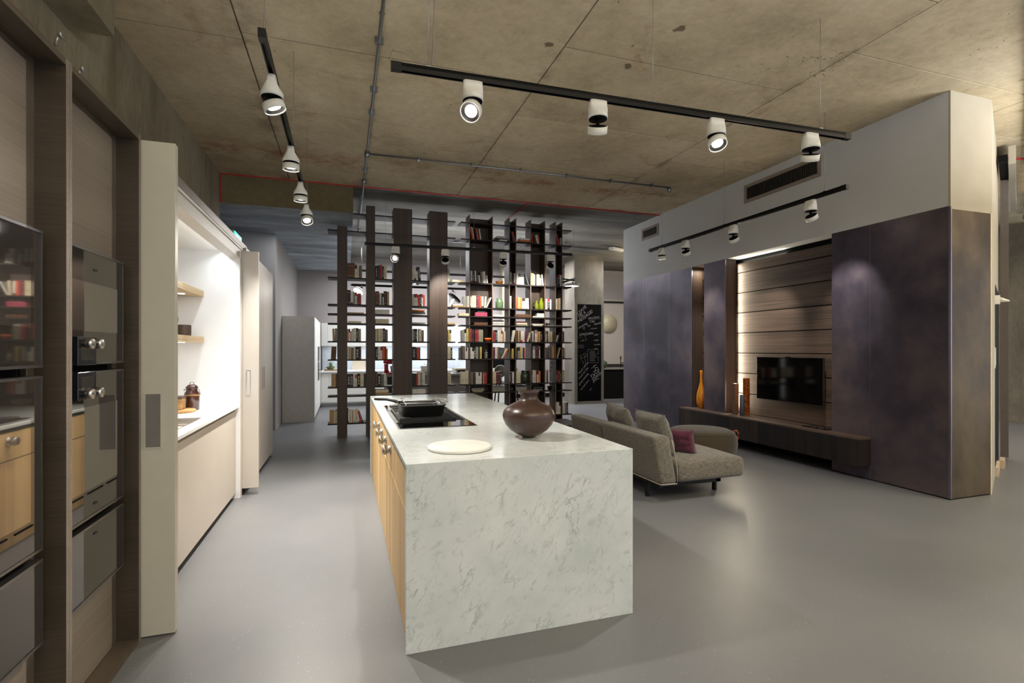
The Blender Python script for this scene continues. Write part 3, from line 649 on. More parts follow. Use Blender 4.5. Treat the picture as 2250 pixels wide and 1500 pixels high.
# cooktop
t = thing('cooktop', (.62, 4.3, .911), 'long black modular cooktop with steel trim and cast grill', 'cooktop')
part('steel_trim', MB().box(.344, .90, 3.547, 5.06, .911, .914), M['darkinox'], t)
part('glass_surface', MB().box(.354, .89, 3.557, 3.84, .914, .916).box(.354, .89, 4.62, 5.05, .914, .916), M['blackglass'], t)
part('burner_well', MB().box(.375, .875, 3.842, 4.618, .9141, .9165), M['blackmat'], t)
gr = MB()
for i in range(24): gr.box(.39, .80, 3.90 + i * .029, 3.90 + i * .029 + .011, .922, .932)
gr.box(.38, .392, 3.88, 4.6, .917, .932).box(.798, .81, 3.88, 4.6, .917, .932).box(.38, .81, 3.872, 3.884, .917, .930).box(.38, .81, 4.588, 4.60, .917, .930).box(.48, .50, 3.88, 4.6, .9175, .925).box(.68, .70, 3.88, 4.6, .9175, .925)
part('grill_grate', gr, M['iron'], t, kind='stuff')
part('griddle_plate', MB().box(.385, .47, 3.89, 4.30, .932, .938), M['iron'], t, bevel=.003)
part('downdraft_vent', MB().box(.40, .86, 4.92, 5.03, .916, .930), M['inox'], t, bevel=.003)
t = thing('roasting_pan', (.575, 4.13, .933), 'black cast roasting pan with long handle on the grill grate', 'pan')
def rrect(cx, cy, hx, hy, r, z, n=6):
    P_ = []
    for (sx, sy, a0) in ((1, 1, 0), (-1, 1, 90), (-1, -1, 180), (1, -1, 270)):
        for k in range(n + 1):
            a = math.radians(a0 + 90 * k / n); P_.append((cx + sx * (hx - r) + r * math.cos(a), cy + sy * (hy - r) + r * math.sin(a), z))
    return P_
def loft(mb, rings, close0=True, close1=True, mi=0, smooth=True):
    n = len(rings[0]); vs = [p for r_ in rings for p in r_]; fs = []
    for i in range(len(rings) - 1):
        for k in range(n): fs.append((i * n + k, i * n + (k + 1) % n, (i + 1) * n + (k + 1) % n, (i + 1) * n + k))
    if close0: fs.append(tuple(range(n - 1, -1, -1)))
    if close1: fs.append(tuple((len(rings) - 1) * n + k for k in range(n)))
    mb.add(vs, fs, mi, smooth); return mb
cx, cy = .575, 4.13
part('pan_body', loft(MB(), [rrect(cx, cy, .145, .15, .05, .933), rrect(cx, cy, .16, .165, .05, .941), rrect(cx, cy, .172, .178, .05, 1.012), rrect(cx, cy, .182, .188, .05, 1.019), rrect(cx, cy, .182, .188, .05, 1.024), rrect(cx, cy, .168, .174, .05, 1.024), rrect(cx, cy, .155, .16, .05, .945)]), M['iron'], t)
part('pan_handle', MB().tube([(.42, 4.25, 1.02), (.37, 4.285, 1.036), (.32, 4.31, 1.046), (.26, 4.335, 1.048), (.225, 4.35, 1.048)], [.014, .012, .011, .013, .010], 10), M['iron'], t)
rk = MB()
for yy in (4.02, 4.24): rk.tube([(.40, yy, 1.036), (.75, yy, 1.036)], .003, 6)
for xx in (.44, .70): rk.tube([(xx, 3.96, 1.027), (xx, 3.98, 1.040), (xx, 4.28, 1.040), (xx, 4.30, 1.027)], .003, 6)
rk.tube([(.44, 4.30, 1.030), (.44, 4.36, 1.044), (.53, 4.36, 1.044), (.53, 4.30, 1.030)], .003, 6).tube([(.70, 4.28, 1.036), (.70, 4.36, 1.046), (.80, 4.30, 1.036), (.80, 4.14, 1.027), (.74, 4.10, 1.027)], .003, 6)
part('wire_rack', rk, M['inox'], t)
# cutting board
t = thing('cutting_board', (.60, 2.77, .911), 'round white cutting board lying flat on the marble worktop', 'board')
part('disc', MB().lathe([(.172, 0), (.176, .003), (.176, .014), (.173, .017), (.155, .017), (.152, .0155), (.149, .017), (0, .017)], (.60, 2.77, .911), 56), M['white'], t)
part('finger_hole', MB().box(.475, .515, 2.845, 2.853, .9275, .9285), M['sand'], t)
# big clay vase
t = thing('clay_vase', (1.086, 2.988, .911), 'round brown clay vase with flared neck on the marble worktop', 'vase')
part('body', MB().lathe([(0, 0), (.036, 0), (.045, .008), (.082, .025), (.118, .049), (.147, .082), (.161, .115), (.165, .14), (.158, .165), (.136, .189), (.111, .206), (.078, .219), (.058, .236), (.051, .256), (.058, .274), (.066, .284), (.064, .288), (.058, .286), (.046, .262), (.044, .24), (0, .20)], (1.089, 2.988, .911), 64), M['pot'], t)

# ================================================================ LIGHT TRACKS
def track(p0, p1, wires, lab, z=3.1):
    p0 = Vector((*p0, z)); p1 = Vector((*p1, z)); d = (p1 - p0).normalized(); s = Vector((-d.y, d.x, 0))
    t = thing('light_track', tuple((p0 + p1) / 2), lab, 'track')
    c = (p0 + p1) / 2; L = (p1 - p0).length / 2
    up = Vector((0, 0, 1))
    mb = MB().obox(c + up * .012, d * L, s * .017, up * .010).obox(c + s * .0135, d * L, s * .0035, up * .022).obox(c - s * .0135, d * L, s * .0035, up * .022)
    part('profile', mb, M['black'], t)
    for e, q in ((p0, -1), (p1, 1)): part('end_cap', MB().obox(e + d * q * .02, d * .03, s * .0185, up * .024), M['black'], t)
    for w in wires:
        q = p0 + (p1 - p0) * w
        part('hanger_clip', MB().obox(q + up * .027, d * .018, s * .010, up * .006), M['steel'], t)
        part('suspension_wire', MB().tube([q + up * .03, Vector((q.x, q.y, CZ))], .0016, 5), M['wire'], t)
    return t, p0, p1, d, s
def spotlight(q, d, s, az, tilt, lab, grp, lit=True, power=1.0, size=62, lift=0, bell=True, lampcol=(1, .93, .83)):
    # az: heading of the beam in degrees (0 = +Y, 90 = +X); tilt from straight down
    z = q.z - .022
    t = thing('track_spotlight', (q.x, q.y, z - .2), lab, 'spotlight', grp)
    up = Vector((0, 0, 1)); r = .064
    part('track_adapter', MB().obox(q - up * .018, d * .05, s * .012, up * .008), M['black'], t)
    rings = []
    for k, (zz, wl_, ws) in enumerate(((0, .060, .026), (.028, .061, .028), (.045, .062, .034), (.062, .063, .046), (.078, .064, .058), (.09, r, r), (.115, r, r))):
        rg = []
        e = 4.0 if k < 3 else (3.0 if k == 3 else 2.0)
        for i in range(32):
            a = 2 * PI * i / 32; ca, sa = math.cos(a), math.sin(a)
            x = wl_ * math.copysign(abs(ca) ** (2 / e), ca); y = ws * math.copysign(abs(sa) ** (2 / e), sa)
            rg.append(Vector((q.x, q.y, z - zz)) + d * x + s * y)
        rings.append(rg)
    part('lamp_base', loft(MB(), rings, close1=True), M['lampwhite'], t)
    zb = z - .115
    part('base_underside', MB().lathe([(0, -.001), (.060, -.001), (.060, -.004), (0, -.004)], (q.x, q.y, zb), 28), M['blackmat'], t)
    a = math.radians(az); tl = math.radians(tilt)
    dirv = Vector((math.sin(a) * math.sin(tl), math.cos(a) * math.sin(tl), -math.cos(tl)))
    c = Vector((q.x, q.y, zb)) + Vector((0, 0, -.012 - r * math.sin(tl) * .92)) + Vector((dirv.x, dirv.y, 0)) * .012
    R = Vector((0, 0, -1)).rotation_difference(dirv).to_matrix()
    part('lamp_head', MB().lathe([(.059, -.0), (r, -.001), (r, -.046), (.061, -.047), (.058, -.040), (.057, -.012), (0, -.010)], c, 36, M=R), M['lampwhite'], t)
    part('heat_sink', MB().lathe([(0, -.004), (.059, -.002), (.059, .0005), (.02, .004), (0, .004)], c, 28, M=R), M['blackmat'], t)
    part('inner_ring', MB().lathe([(.058, -.040), (.040, -.026), (0, -.025), (0, -.024), (.040, -.024), (.057, -.036)], c, 28, M=R, cap=False), M['darkinox'] if lit else M['blackmat'], t)
    part('lamp_lens', MB().lathe([(0, -.027), (.037, -.027), (.037, -.0265), (0, -.0265)], c, 28, M=R), M['glow'] , t)
    part('hinge', MB().tube([Vector((q.x, q.y, zb)), c], .012, 8), M['blackmat'], t)
    L = bpy.data.lights.new('spot_beam', 'SPOT'); L.energy = SPOT_W * power; L.spot_size = math.radians(size); L.spot_blend = .8; L.shadow_soft_size = .03; L.color = lampcol
    o = bpy.data.objects.new('spot_beam', L); COL.objects.link(o); o.parent = t
    pos = c + dirv * .05
    o.location = pos - Vector(t.location); o.rotation_euler = Vector((0, 0, -1)).rotation_difference(dirv).to_euler()
    return t
def cord(tr, w, dx):
    q = tr[1] + (tr[2] - tr[1]) * w
    part('power_cord', MB().tube([q + Vector((0, 0, .024)), q + Vector((dx * .5, 0, .12)), q + Vector((dx, .01, .35)), Vector((q.x + dx, q.y + .02, CZ))], .0045, 6), M['vent'], tr[0])
T1 = track((-.415, 2.95), (-.42, 6.30), (.02, .5, .97), 'black light track hanging over the aisle by the oven columns')
cord(T1, .005, .01)
n4 = ('nearest the camera', 'second from the camera', 'third from the camera', 'farthest from the camera')
for y, az, tilt, i, pw in ((3.33, 85, 20, 0, 1.5), (4.44, 0, 2, 1, 2.2), (5.35, 0, 2, 2, 2.2), (6.13, 160, 30, 3, 1.8)):
    spotlight(Vector((-.42, y, 3.1)), T1[3], T1[4], az, tilt, 'white track spotlight over the aisle, %s' % n4[i], 'spotlights on the aisle track', power=pw, size=75)
T2 = track((.297, 3.01), (3.647, 2.918), (.05, .50, .93), 'long black light track hanging across the ceiling over the island front')
cord(T2, .055, .02)
part('wire_loop', MB().tube([T2[1] + Vector(v) for v in ((-.03, 0, .0), (-.06, 0, .04), (-.04, 0, .09), (.03, 0, .085), (.10, 0, .05), (.18, 0, .035))], .002, 5), M['wire'], T2[0])
n4 = ('leftmost, glowing towards the camera', 'second from left, head tilted away', 'third from left, glowing downwards', 'rightmost, head tilted away')
for x, az, tilt, i, pw in ((.73, 215, 48, 0, .9), (1.564, 20, 32, 1, .75), (2.48, 190, 26, 2, 1.0), (3.322, 30, 26, 3, 1.0)):
    q = T2[1] + (T2[2] - T2[1]) * ((x - .297) / 3.35)
    spotlight(q, T2[3], T2[4], az, tilt, 'white spotlight on the front ceiling track, %s' % n4[i], 'spotlights on the front track', power=pw, size=78)
T3 = track((4.81, 7.27), (4.805, 3.86), (.09, .50, .94), 'black light track hanging along the grey drywall above the sofa')
n4 = ('farthest from the camera', 'third from the camera', 'second from the camera', 'nearest the camera')
for y, az, tilt, i, pw in ((6.98, 90, 6, 0, .7), (6.38, 60, 38, 1, .8), (5.40, 70, 38, 2, .8), (4.24, 78, 38, 3, .85)):
    spotlight(Vector((4.808, y, 3.1)), T3[3], T3[4], az, tilt, 'white spotlight on the track above the sofa, %s' % n4[i], 'spotlights on the sofa track', power=pw, size=52)
T4 = track((.327, 8.20), (3.679, 8.05), (.08, .50, .93), 'black light track hanging in front of the bookcases')
n4 = ('leftmost, glowing towards the camera', 'second from left', 'third from left', 'rightmost')
for x, az, tilt, i, pw in ((.748, 215, 60, 0, .8), (1.53, 15, 50, 1, .6), (2.50, 8, 48, 2, .7), (3.34, 0, 62, 3, .7)):
    q = T4[1] + (T4[2] - T4[1]) * ((x - .327) / 3.352)
    spotlight(q, T4[3], T4[4], az, tilt, 'white spotlight on the bookcase track, %s' % n4[i], 'spotlights on the bookcase track', power=pw, size=70)

# ================================================================ SOFA
def cushion_mb(c, U, V, Wv, hu, hv, hw, puff=.5, n=10, seam=None, wr=.0):
    # pillow: U,V in plane, Wv thickness
    c = Vector(c); U = Vector(U).normalized(); V = Vector(V).normalized(); Wv = Vector(Wv).normalized()
    mb = MB(); rnd = random.Random(int(abs(c.x * 917 + c.y * 331)))
    ph = [rnd.uniform(0, 6) for _ in range(6)]
    def P(i, j, sgn):
        u = -1 + 2 * i / n; v = -1 + 2 * j / n
        e = (1 - abs(u) ** 3.2) * (1 - abs(v) ** 3.2); th = hw * (max(e, 0) ** .45) * sgn + 0
        pinch = 1 - .045 * (1 - abs(v)) * 0
        uu = u * hu * (1 - .05 * (1 - v * v) * (abs(u) > .98)); vv = v * hv * (1 - .05 * (1 - u * u) * (abs(v) > .98))
        th += wr * (math.sin(7 * u + ph[0] + 3 * v) + math.sin(11 * v + ph[1])) * (1 - abs(u) ** 4) * (1 - abs(v) ** 4)
        return c + U * uu + V * vv + Wv * th
    for sgn in (1, -1):
        vs = [P(i, j, sgn) for j in range(n + 1) for i in range(n + 1)]
        fs = [(j * (n + 1) + i, j * (n + 1) + i + 1, (j + 1) * (n + 1) + i + 1, (j + 1) * (n + 1) + i) for j in range(n) for i in range(n)]
        mb.add(vs, fs, 0, True)
    return mb
def subsurf(o, lv=1):
    m = o.modifiers.new('smooth', 'SUBSURF'); m.levels = lv; m.render_levels = lv
    return o
def softbox(name, x0, x1, y0, y1, z0, z1, mat, t, r=.05, crown=.0, shear=None, n=5):
    xs = lambda a, b, k: [a] + [a + r] + [a + r + (b - a - 2 * r) * i / k for i in range(1, k)] + [b - r, b]
    bm = bmesh.new()
    mb = MB().box(x0, x1, y0, y1, z0, z1)
    o = obj(name, mb, mat, t)
    bm.from_mesh(o.data)
    bmesh.ops.bevel(bm, geom=bm.edges[:], offset=r, segments=4, affect='EDGES', profile=.5)
    for k in range(3): bmesh.ops.subdivide_edges(bm, edges=[e for e in bm.edges if e.calc_length() > .16], cuts=1, use_grid_fill=True)
    off = Vector(t.location)
    for v in bm.verts:
        p = v.co + off
        if crown:
            u = (p.x - (x0 + x1) / 2) / ((x1 - x0) / 2); w = (p.y - (y0 + y1) / 2) / ((y1 - y0) / 2)
            k = max(0, (1 - u * u)) * max(0, (1 - w * w))
            if p.z > (z0 + z1) / 2: p.z += crown * k ** .6
        if shear: p = shear(p)
        v.co = p - off
    for f in bm.faces: f.smooth = True
    bm.to_mesh(o.data); bm.free(); return o
t = thing('sofa', (3.25, 5.0, 0), 'low grey tweed sofa with chaise end and black base', 'sofa')
def backshear(p):
    k = (p.z - .19) / .45; return Vector((p.x - .09 * k, p.y, p.z))
softbox('backrest', 2.80, 2.985, 4.075, 5.12, .185, .645, M['sofa'], t, r=.035, shear=backshear)
softbox('backrest', 2.80, 2.985, 5.125, 5.92, .185, .635, M['sofa'], t, r=.035, shear=backshear)
softbox('seat_cushion', 2.995, 3.785, 4.085, 5.10, .19, .385, M['sofa'], t, r=.045, crown=.03)
softbox('seat_cushion', 2.995, 3.785, 5.105, 5.92, .19, .385, M['sofa'], t, r=.045, crown=.03)
part('piping', MB().tube([(2.80, 5.9, .188), (2.803, 4.10, .188), (2.82, 4.08, .188), (2.98, 4.08, .188)], .006, 6).tube([(2.985, 4.085, .20), (2.985, 4.08, .30), (2.96, 4.08, .45), (2.925, 4.085, .60)], .005, 6), plain('piping_grey', '8a8678', .8), t)
part('base_frame', MB().box(2.88, 3.55, 4.16, 4.21, .145, .185).box(2.84, 2.88, 4.16, 5.85, .135, .185).box(3.5, 3.55, 4.16, 5.85, .145, .185), M['black'], t)
for (x, y) in ((2.85, 4.38), (3.64, 4.36), (2.85, 5.7), (3.64, 5.7)):
    part('leg', MB().box(x - .013, x + .013, y - .02, y + .02, 0, .16), M['black'], t)
part('cross_bar', MB().box(2.84, 3.66, 4.35, 4.40, .14, .175).box(2.84, 3.66, 5.68, 5.72, .14, .175), M['black'], t)
def pillow(name, lab, c, U, V, Wv, hu, hv, hw, mat, wr=.004):
    t = thing(name, c, lab, 'cushion')
    o = part('pillow_cover', cushion_mb(c, U, V, Wv, hu, hv, hw, wr=wr, n=14), mat, t); subsurf(o)
    pts = []
    cc = Vector(c); U = Vector(U).normalized(); V = Vector(V).normalized()
    for (a, b) in ((-1, -1), (1, -1), (1, 1), (-1, 1), (-1, -1)): pts.append(cc + U * a * hu + V * b * hv)
    part('seam', MB().tube(pts, .004, 6), mat, t)
    return t
pillow('back_cushion', 'large grey back cushion at the near end of the sofa', (3.03, 4.53, .605), (0, 1, 0), (-.30, 0, 1), (1, 0, .30), .27, .215, .085, M['sofab'], .006)
pillow('back_cushion', 'large dark grey back cushion at the far end of the sofa', (3.03, 5.20, .60), (.12, 1, .02), (-.30, 0, 1), (1, -.1, .30), .29, .225, .085, M['sofab'], .008)
pillow('throw_pillow', 'small plum linen throw pillow on the grey sofa', (3.255, 4.40, .522), (.50, -.86, 0), (-.22, -.10, 1), (.86, .50, .15), .150, .13, .06, M['plum'], .006)
# pouf
t = thing('pouf', (4.52, 5.68, 0), 'round olive felt pouf with cognac leather handle', 'pouf')
part('cover', MB().lathe([(0, .01), (.36, .01), (.40, .03), (.445, .12), (.46, .22), (.45, .31), (.42, .365), (.36, .395), (.22, .415), (0, .42)], (4.52, 5.68, 0), 56), M['pouf'], t)
part('top_seam', MB().tube([(4.52 + .425 * math.cos(a), 5.68 + .425 * math.sin(a), .362) for a in [i * PI / 24 for i in range(49)]], .004, 6), M['pouf'], t)
ca = math.radians(-30)
def pp(r, z): return (4.52 + r * math.cos(ca), 5.68 + r * math.sin(ca), z)
part('leather_handle', MB().tube([pp(.41, .375), pp(.45, .385), pp(.475, .35), pp(.47, .29), pp(.455, .25)], .011, 8), M['leather'], t)
part('foot', MB().lathe([(.36, 0), (.36, .012)], (4.52, 5.68, 0), 32), M['blackmat'], t)
# low table left of sofa, behind island
t = thing('coffee_table', (3.4, 7.45, 0), 'low dark table between island and bookcase, behind the sofa', 'table')
part('table_top', MB().box(2.75, 3.50, 7.12, 7.80, .27, .30), plain('dark_tabletop', '35302e', .4), t, bevel=.006)
for (x, y) in ((2.8, 7.17), (3.45, 7.17), (2.8, 7.75), (3.45, 7.75)): part('leg', MB().box(x - .015, x + .015, y - .015, y + .015, 0, .27), M['black'], t)

# ================================================================ TV BENCH
t = thing('tv_bench', (5.47, 5.73, 0), 'long floating dark oak bench under the television', 'bench')
part('core', MB().box(5.40, 5.555, 4.15, 7.31, .185, .455).box(5.555, 5.76, 4.62, 6.41, .185, .455).box(5.555, 5.76, 6.91, 7.2, .185, .455), M['blackmat'], t)
part('top_board', MB().box(5.382, 5.557, 4.13, 7.33, .457, .478).box(5.557, 5.767, 4.62, 6.41, .457, .478).box(5.557, 5.767, 6.91, 7.2, .457, .478), wood('bench_top_veneer', '3c302a', '5c4b41', 'y', 60, .55), t)
part('end_board', MB().box(5.384, 5.555, 4.13, 4.15, .165, .456), M['bench'], t)
y = 4.13; rr = random.Random(5)
while y < 7.32:
    w_ = rr.choice((.12, .14, .17, .2, .26, .42)); y2 = min(7.33, y + w_)
    if 7.33 - y2 < .08: y2 = 7.33
    part('plank', MB().box(5.384 + rr.uniform(-.001, .001), 5.40, y + .0008, y2 - .0008, .165, .456), M['bench'], t); y = y2
struct('bench_recess_base', MB().box(5.58, 5.60, 4.14, 4.61, .0, .16), M['clad'], wr)
area_y = None
t = thing('television', (5.65, 5.34, .75), 'flat black television mounted on the dark plank wall', 'television')
part('screen_housing', MB().box(5.652, 5.682, 4.806, 5.878, .753, 1.351), M['black'], t, bevel=.003)
part('screen', MB().box(5.649, 5.652, 4.812, 5.872, .762, 1.345), M['tv'], t)
part('camera', MB().box(5.65, 5.672, 5.30, 5.38, 1.351, 1.362), M['black'], t, bevel=.003)
part('badge', MB().box(5.6475, 5.649, 5.33, 5.36, .756, .760), M['inox'], t)
part('steel_rim', MB().box(5.653, 5.68, 4.802, 4.8055, .755, 1.35), M['inox'], t)
part('wall_bracket', MB().box(5.682, 5.769, 5.1, 5.6, .85, 1.2), M['black'], t)
t = thing('media_player', (5.60, 4.80, .479), 'small flat black device on the right end of the bench top', 'device')
part('casing', MB().box(5.52, 5.74, 4.66, 5.0, .479, .488), M['blackglass'], t, bevel=.002)
part('metal_stand', MB().box(5.53, 5.56, 4.70, 4.76, .488, .500).box(5.53, 5.55, 4.80, 4.86, .488, .496), M['inox'], t)
t = thing('glass_vase', (5.625, 7.05, .479), 'tall amber swirled glass vase in the narrow lit niche', 'vase')
prof = [(.03, 0), (.045, .01), (.075, .08), (.082, .16), (.07, .26), (.04, .36), (.022, .44), (.018, .56), (.024, .63)]
part('glass_body', MB().lathe(prof + [(.020, .63), (.014, .56), (.018, .44), (.035, .36), (.064, .26), (.075, .16), (.068, .08), (.03, .02), (0, .02)], (5.625, 7.05, .479), 32), M['amber'], t)
for k in range(4):
    part('dark_swirl', MB().tube([(5.625 + (.078 - abs(.16 - zz) * .18) * math.cos(a), 7.05 + (.078 - abs(.16 - zz) * .18) * math.sin(a), .479 + zz) for a, zz in [(k * 1.6 + j * .35, .04 + k * .06 + j * .012) for j in range(10)]], .005, 6), M['amberdark'], t)
t = thing('square_vase', (5.64, 6.30, .479), 'tall brown square vase on the bench beside the pillar', 'vase')
part('body', MB().box(5.60, 5.67, 6.25, 6.33, .479, .94), plain('brown_leather_vase', '5c4638', .6, var=.2), t, bevel=.008)
t = thing('square_vase', (5.68, 6.13, .479), 'tallest amber and black patterned square vase on the bench', 'vase')
part('body', MB().box(5.65, 5.72, 6.08, 6.15, .479, 1.03), plain('amber_lacquer', '8a4310', .25, 0, .6, var=.3, scale=14), t, bevel=.006)
for k in range(5):
    for f_ in (0, 1):
        z = .56 + k * .095
        if f_ == 0: m_ = MB().lathe([(.022, 0), (.030, 0), (.030, .002), (.022, .002), (.022, 0)], (5.685, 6.0795, z), 16, cap=False, M=Matrix.Rotation(PI / 2, 3, 'X'))
        else: m_ = MB().lathe([(.022, 0), (.030, 0), (.030, .002), (.022, .002), (.022, 0)], (5.6495, 6.115, z + .03), 16, cap=False, M=Matrix.Rotation(-PI / 2, 3, 'Y'))
        part('ring_pattern', m_, M['amberdark'], t)
t = thing('cylinder_vase', (5.60, 6.12, .479), 'short blue grey cylinder vase in front of the patterned vase', 'vase')
part('body', MB().lathe([(.03, 0), (.033, .005), (.033, .30), (.028, .303), (.026, .2), (0, .2)], (5.60, 6.11, .479), 24), plain('blue_grey_glaze', '3e4650', .4), t)

# ================================================================ BOOKCASES
SH = dict(T=3.72, A=3.425, B=2.645, C=2.20, D=2.044, E=1.885, F=1.585, G=1.279, H=.823, I=.675, J=.22)
def bookcase(x0, x1, posts, front, lab):
    t = thing('bookcase', ((x0 + x1) / 2, 9.0, 0), lab, 'bookcase')
    for k, (a, b, top) in enumerate(posts):
        u = part('upright', MB().box(a, b, 8.85, 8.87, .0, top) if front else MB().box(a, b, 9.135, 9.155, .0, top), M['walnut'], t)
        ya, yb = (8.87, 9.14) if front else (8.872, 9.135)
        for (c, d_) in ((a, a + .014), (b - .014, b)):
            part('side_board', MB().box(c, d_, ya, yb, .0, top), M['walnut'], u)
            if not front: part('edge_band', MB().box(c, d_, 8.868, 8.872, .0, top), plain('edge_band_tan', '7c6452', .5) if 'eb' not in M else M['eb'], u)
        if front and k in (1, 2, 3): part('joint_line', MB().box(a + .001, b - .001, 8.849, 8.851, 1.35 if k != 2 else 2.3, 1.353 if k != 2 else 2.303), M['blackmat'], u)
    for key, z in SH.items():
        xa = x0 if (not front or key != 'T') else .118
        part('shelf', MB().box(xa, x1, 8.871 if front else 8.862, 9.185 if front else 9.133, z - .011, z + .010), M['shelfin'], t)
    return t
M['eb'] = plain('edge_band_tan', '7c6452', .5)
bookcase(-.284, 1.848, [(-.136, .022, 3.50), (.327, .468, 3.87), (.772, 1.086, 3.87), (1.386, 1.703, 3.87)], True, 'left dark open bookcase with four flat uprights facing the camera')
bookcase(1.948, 4.104, [(2.098, 2.538, 3.87), (2.846, 2.988, 3.87), (3.265, 3.561, 3.87), (3.764, 3.914, 3.87)], False, 'right dark open bookcase with four channel uprights open to the camera')
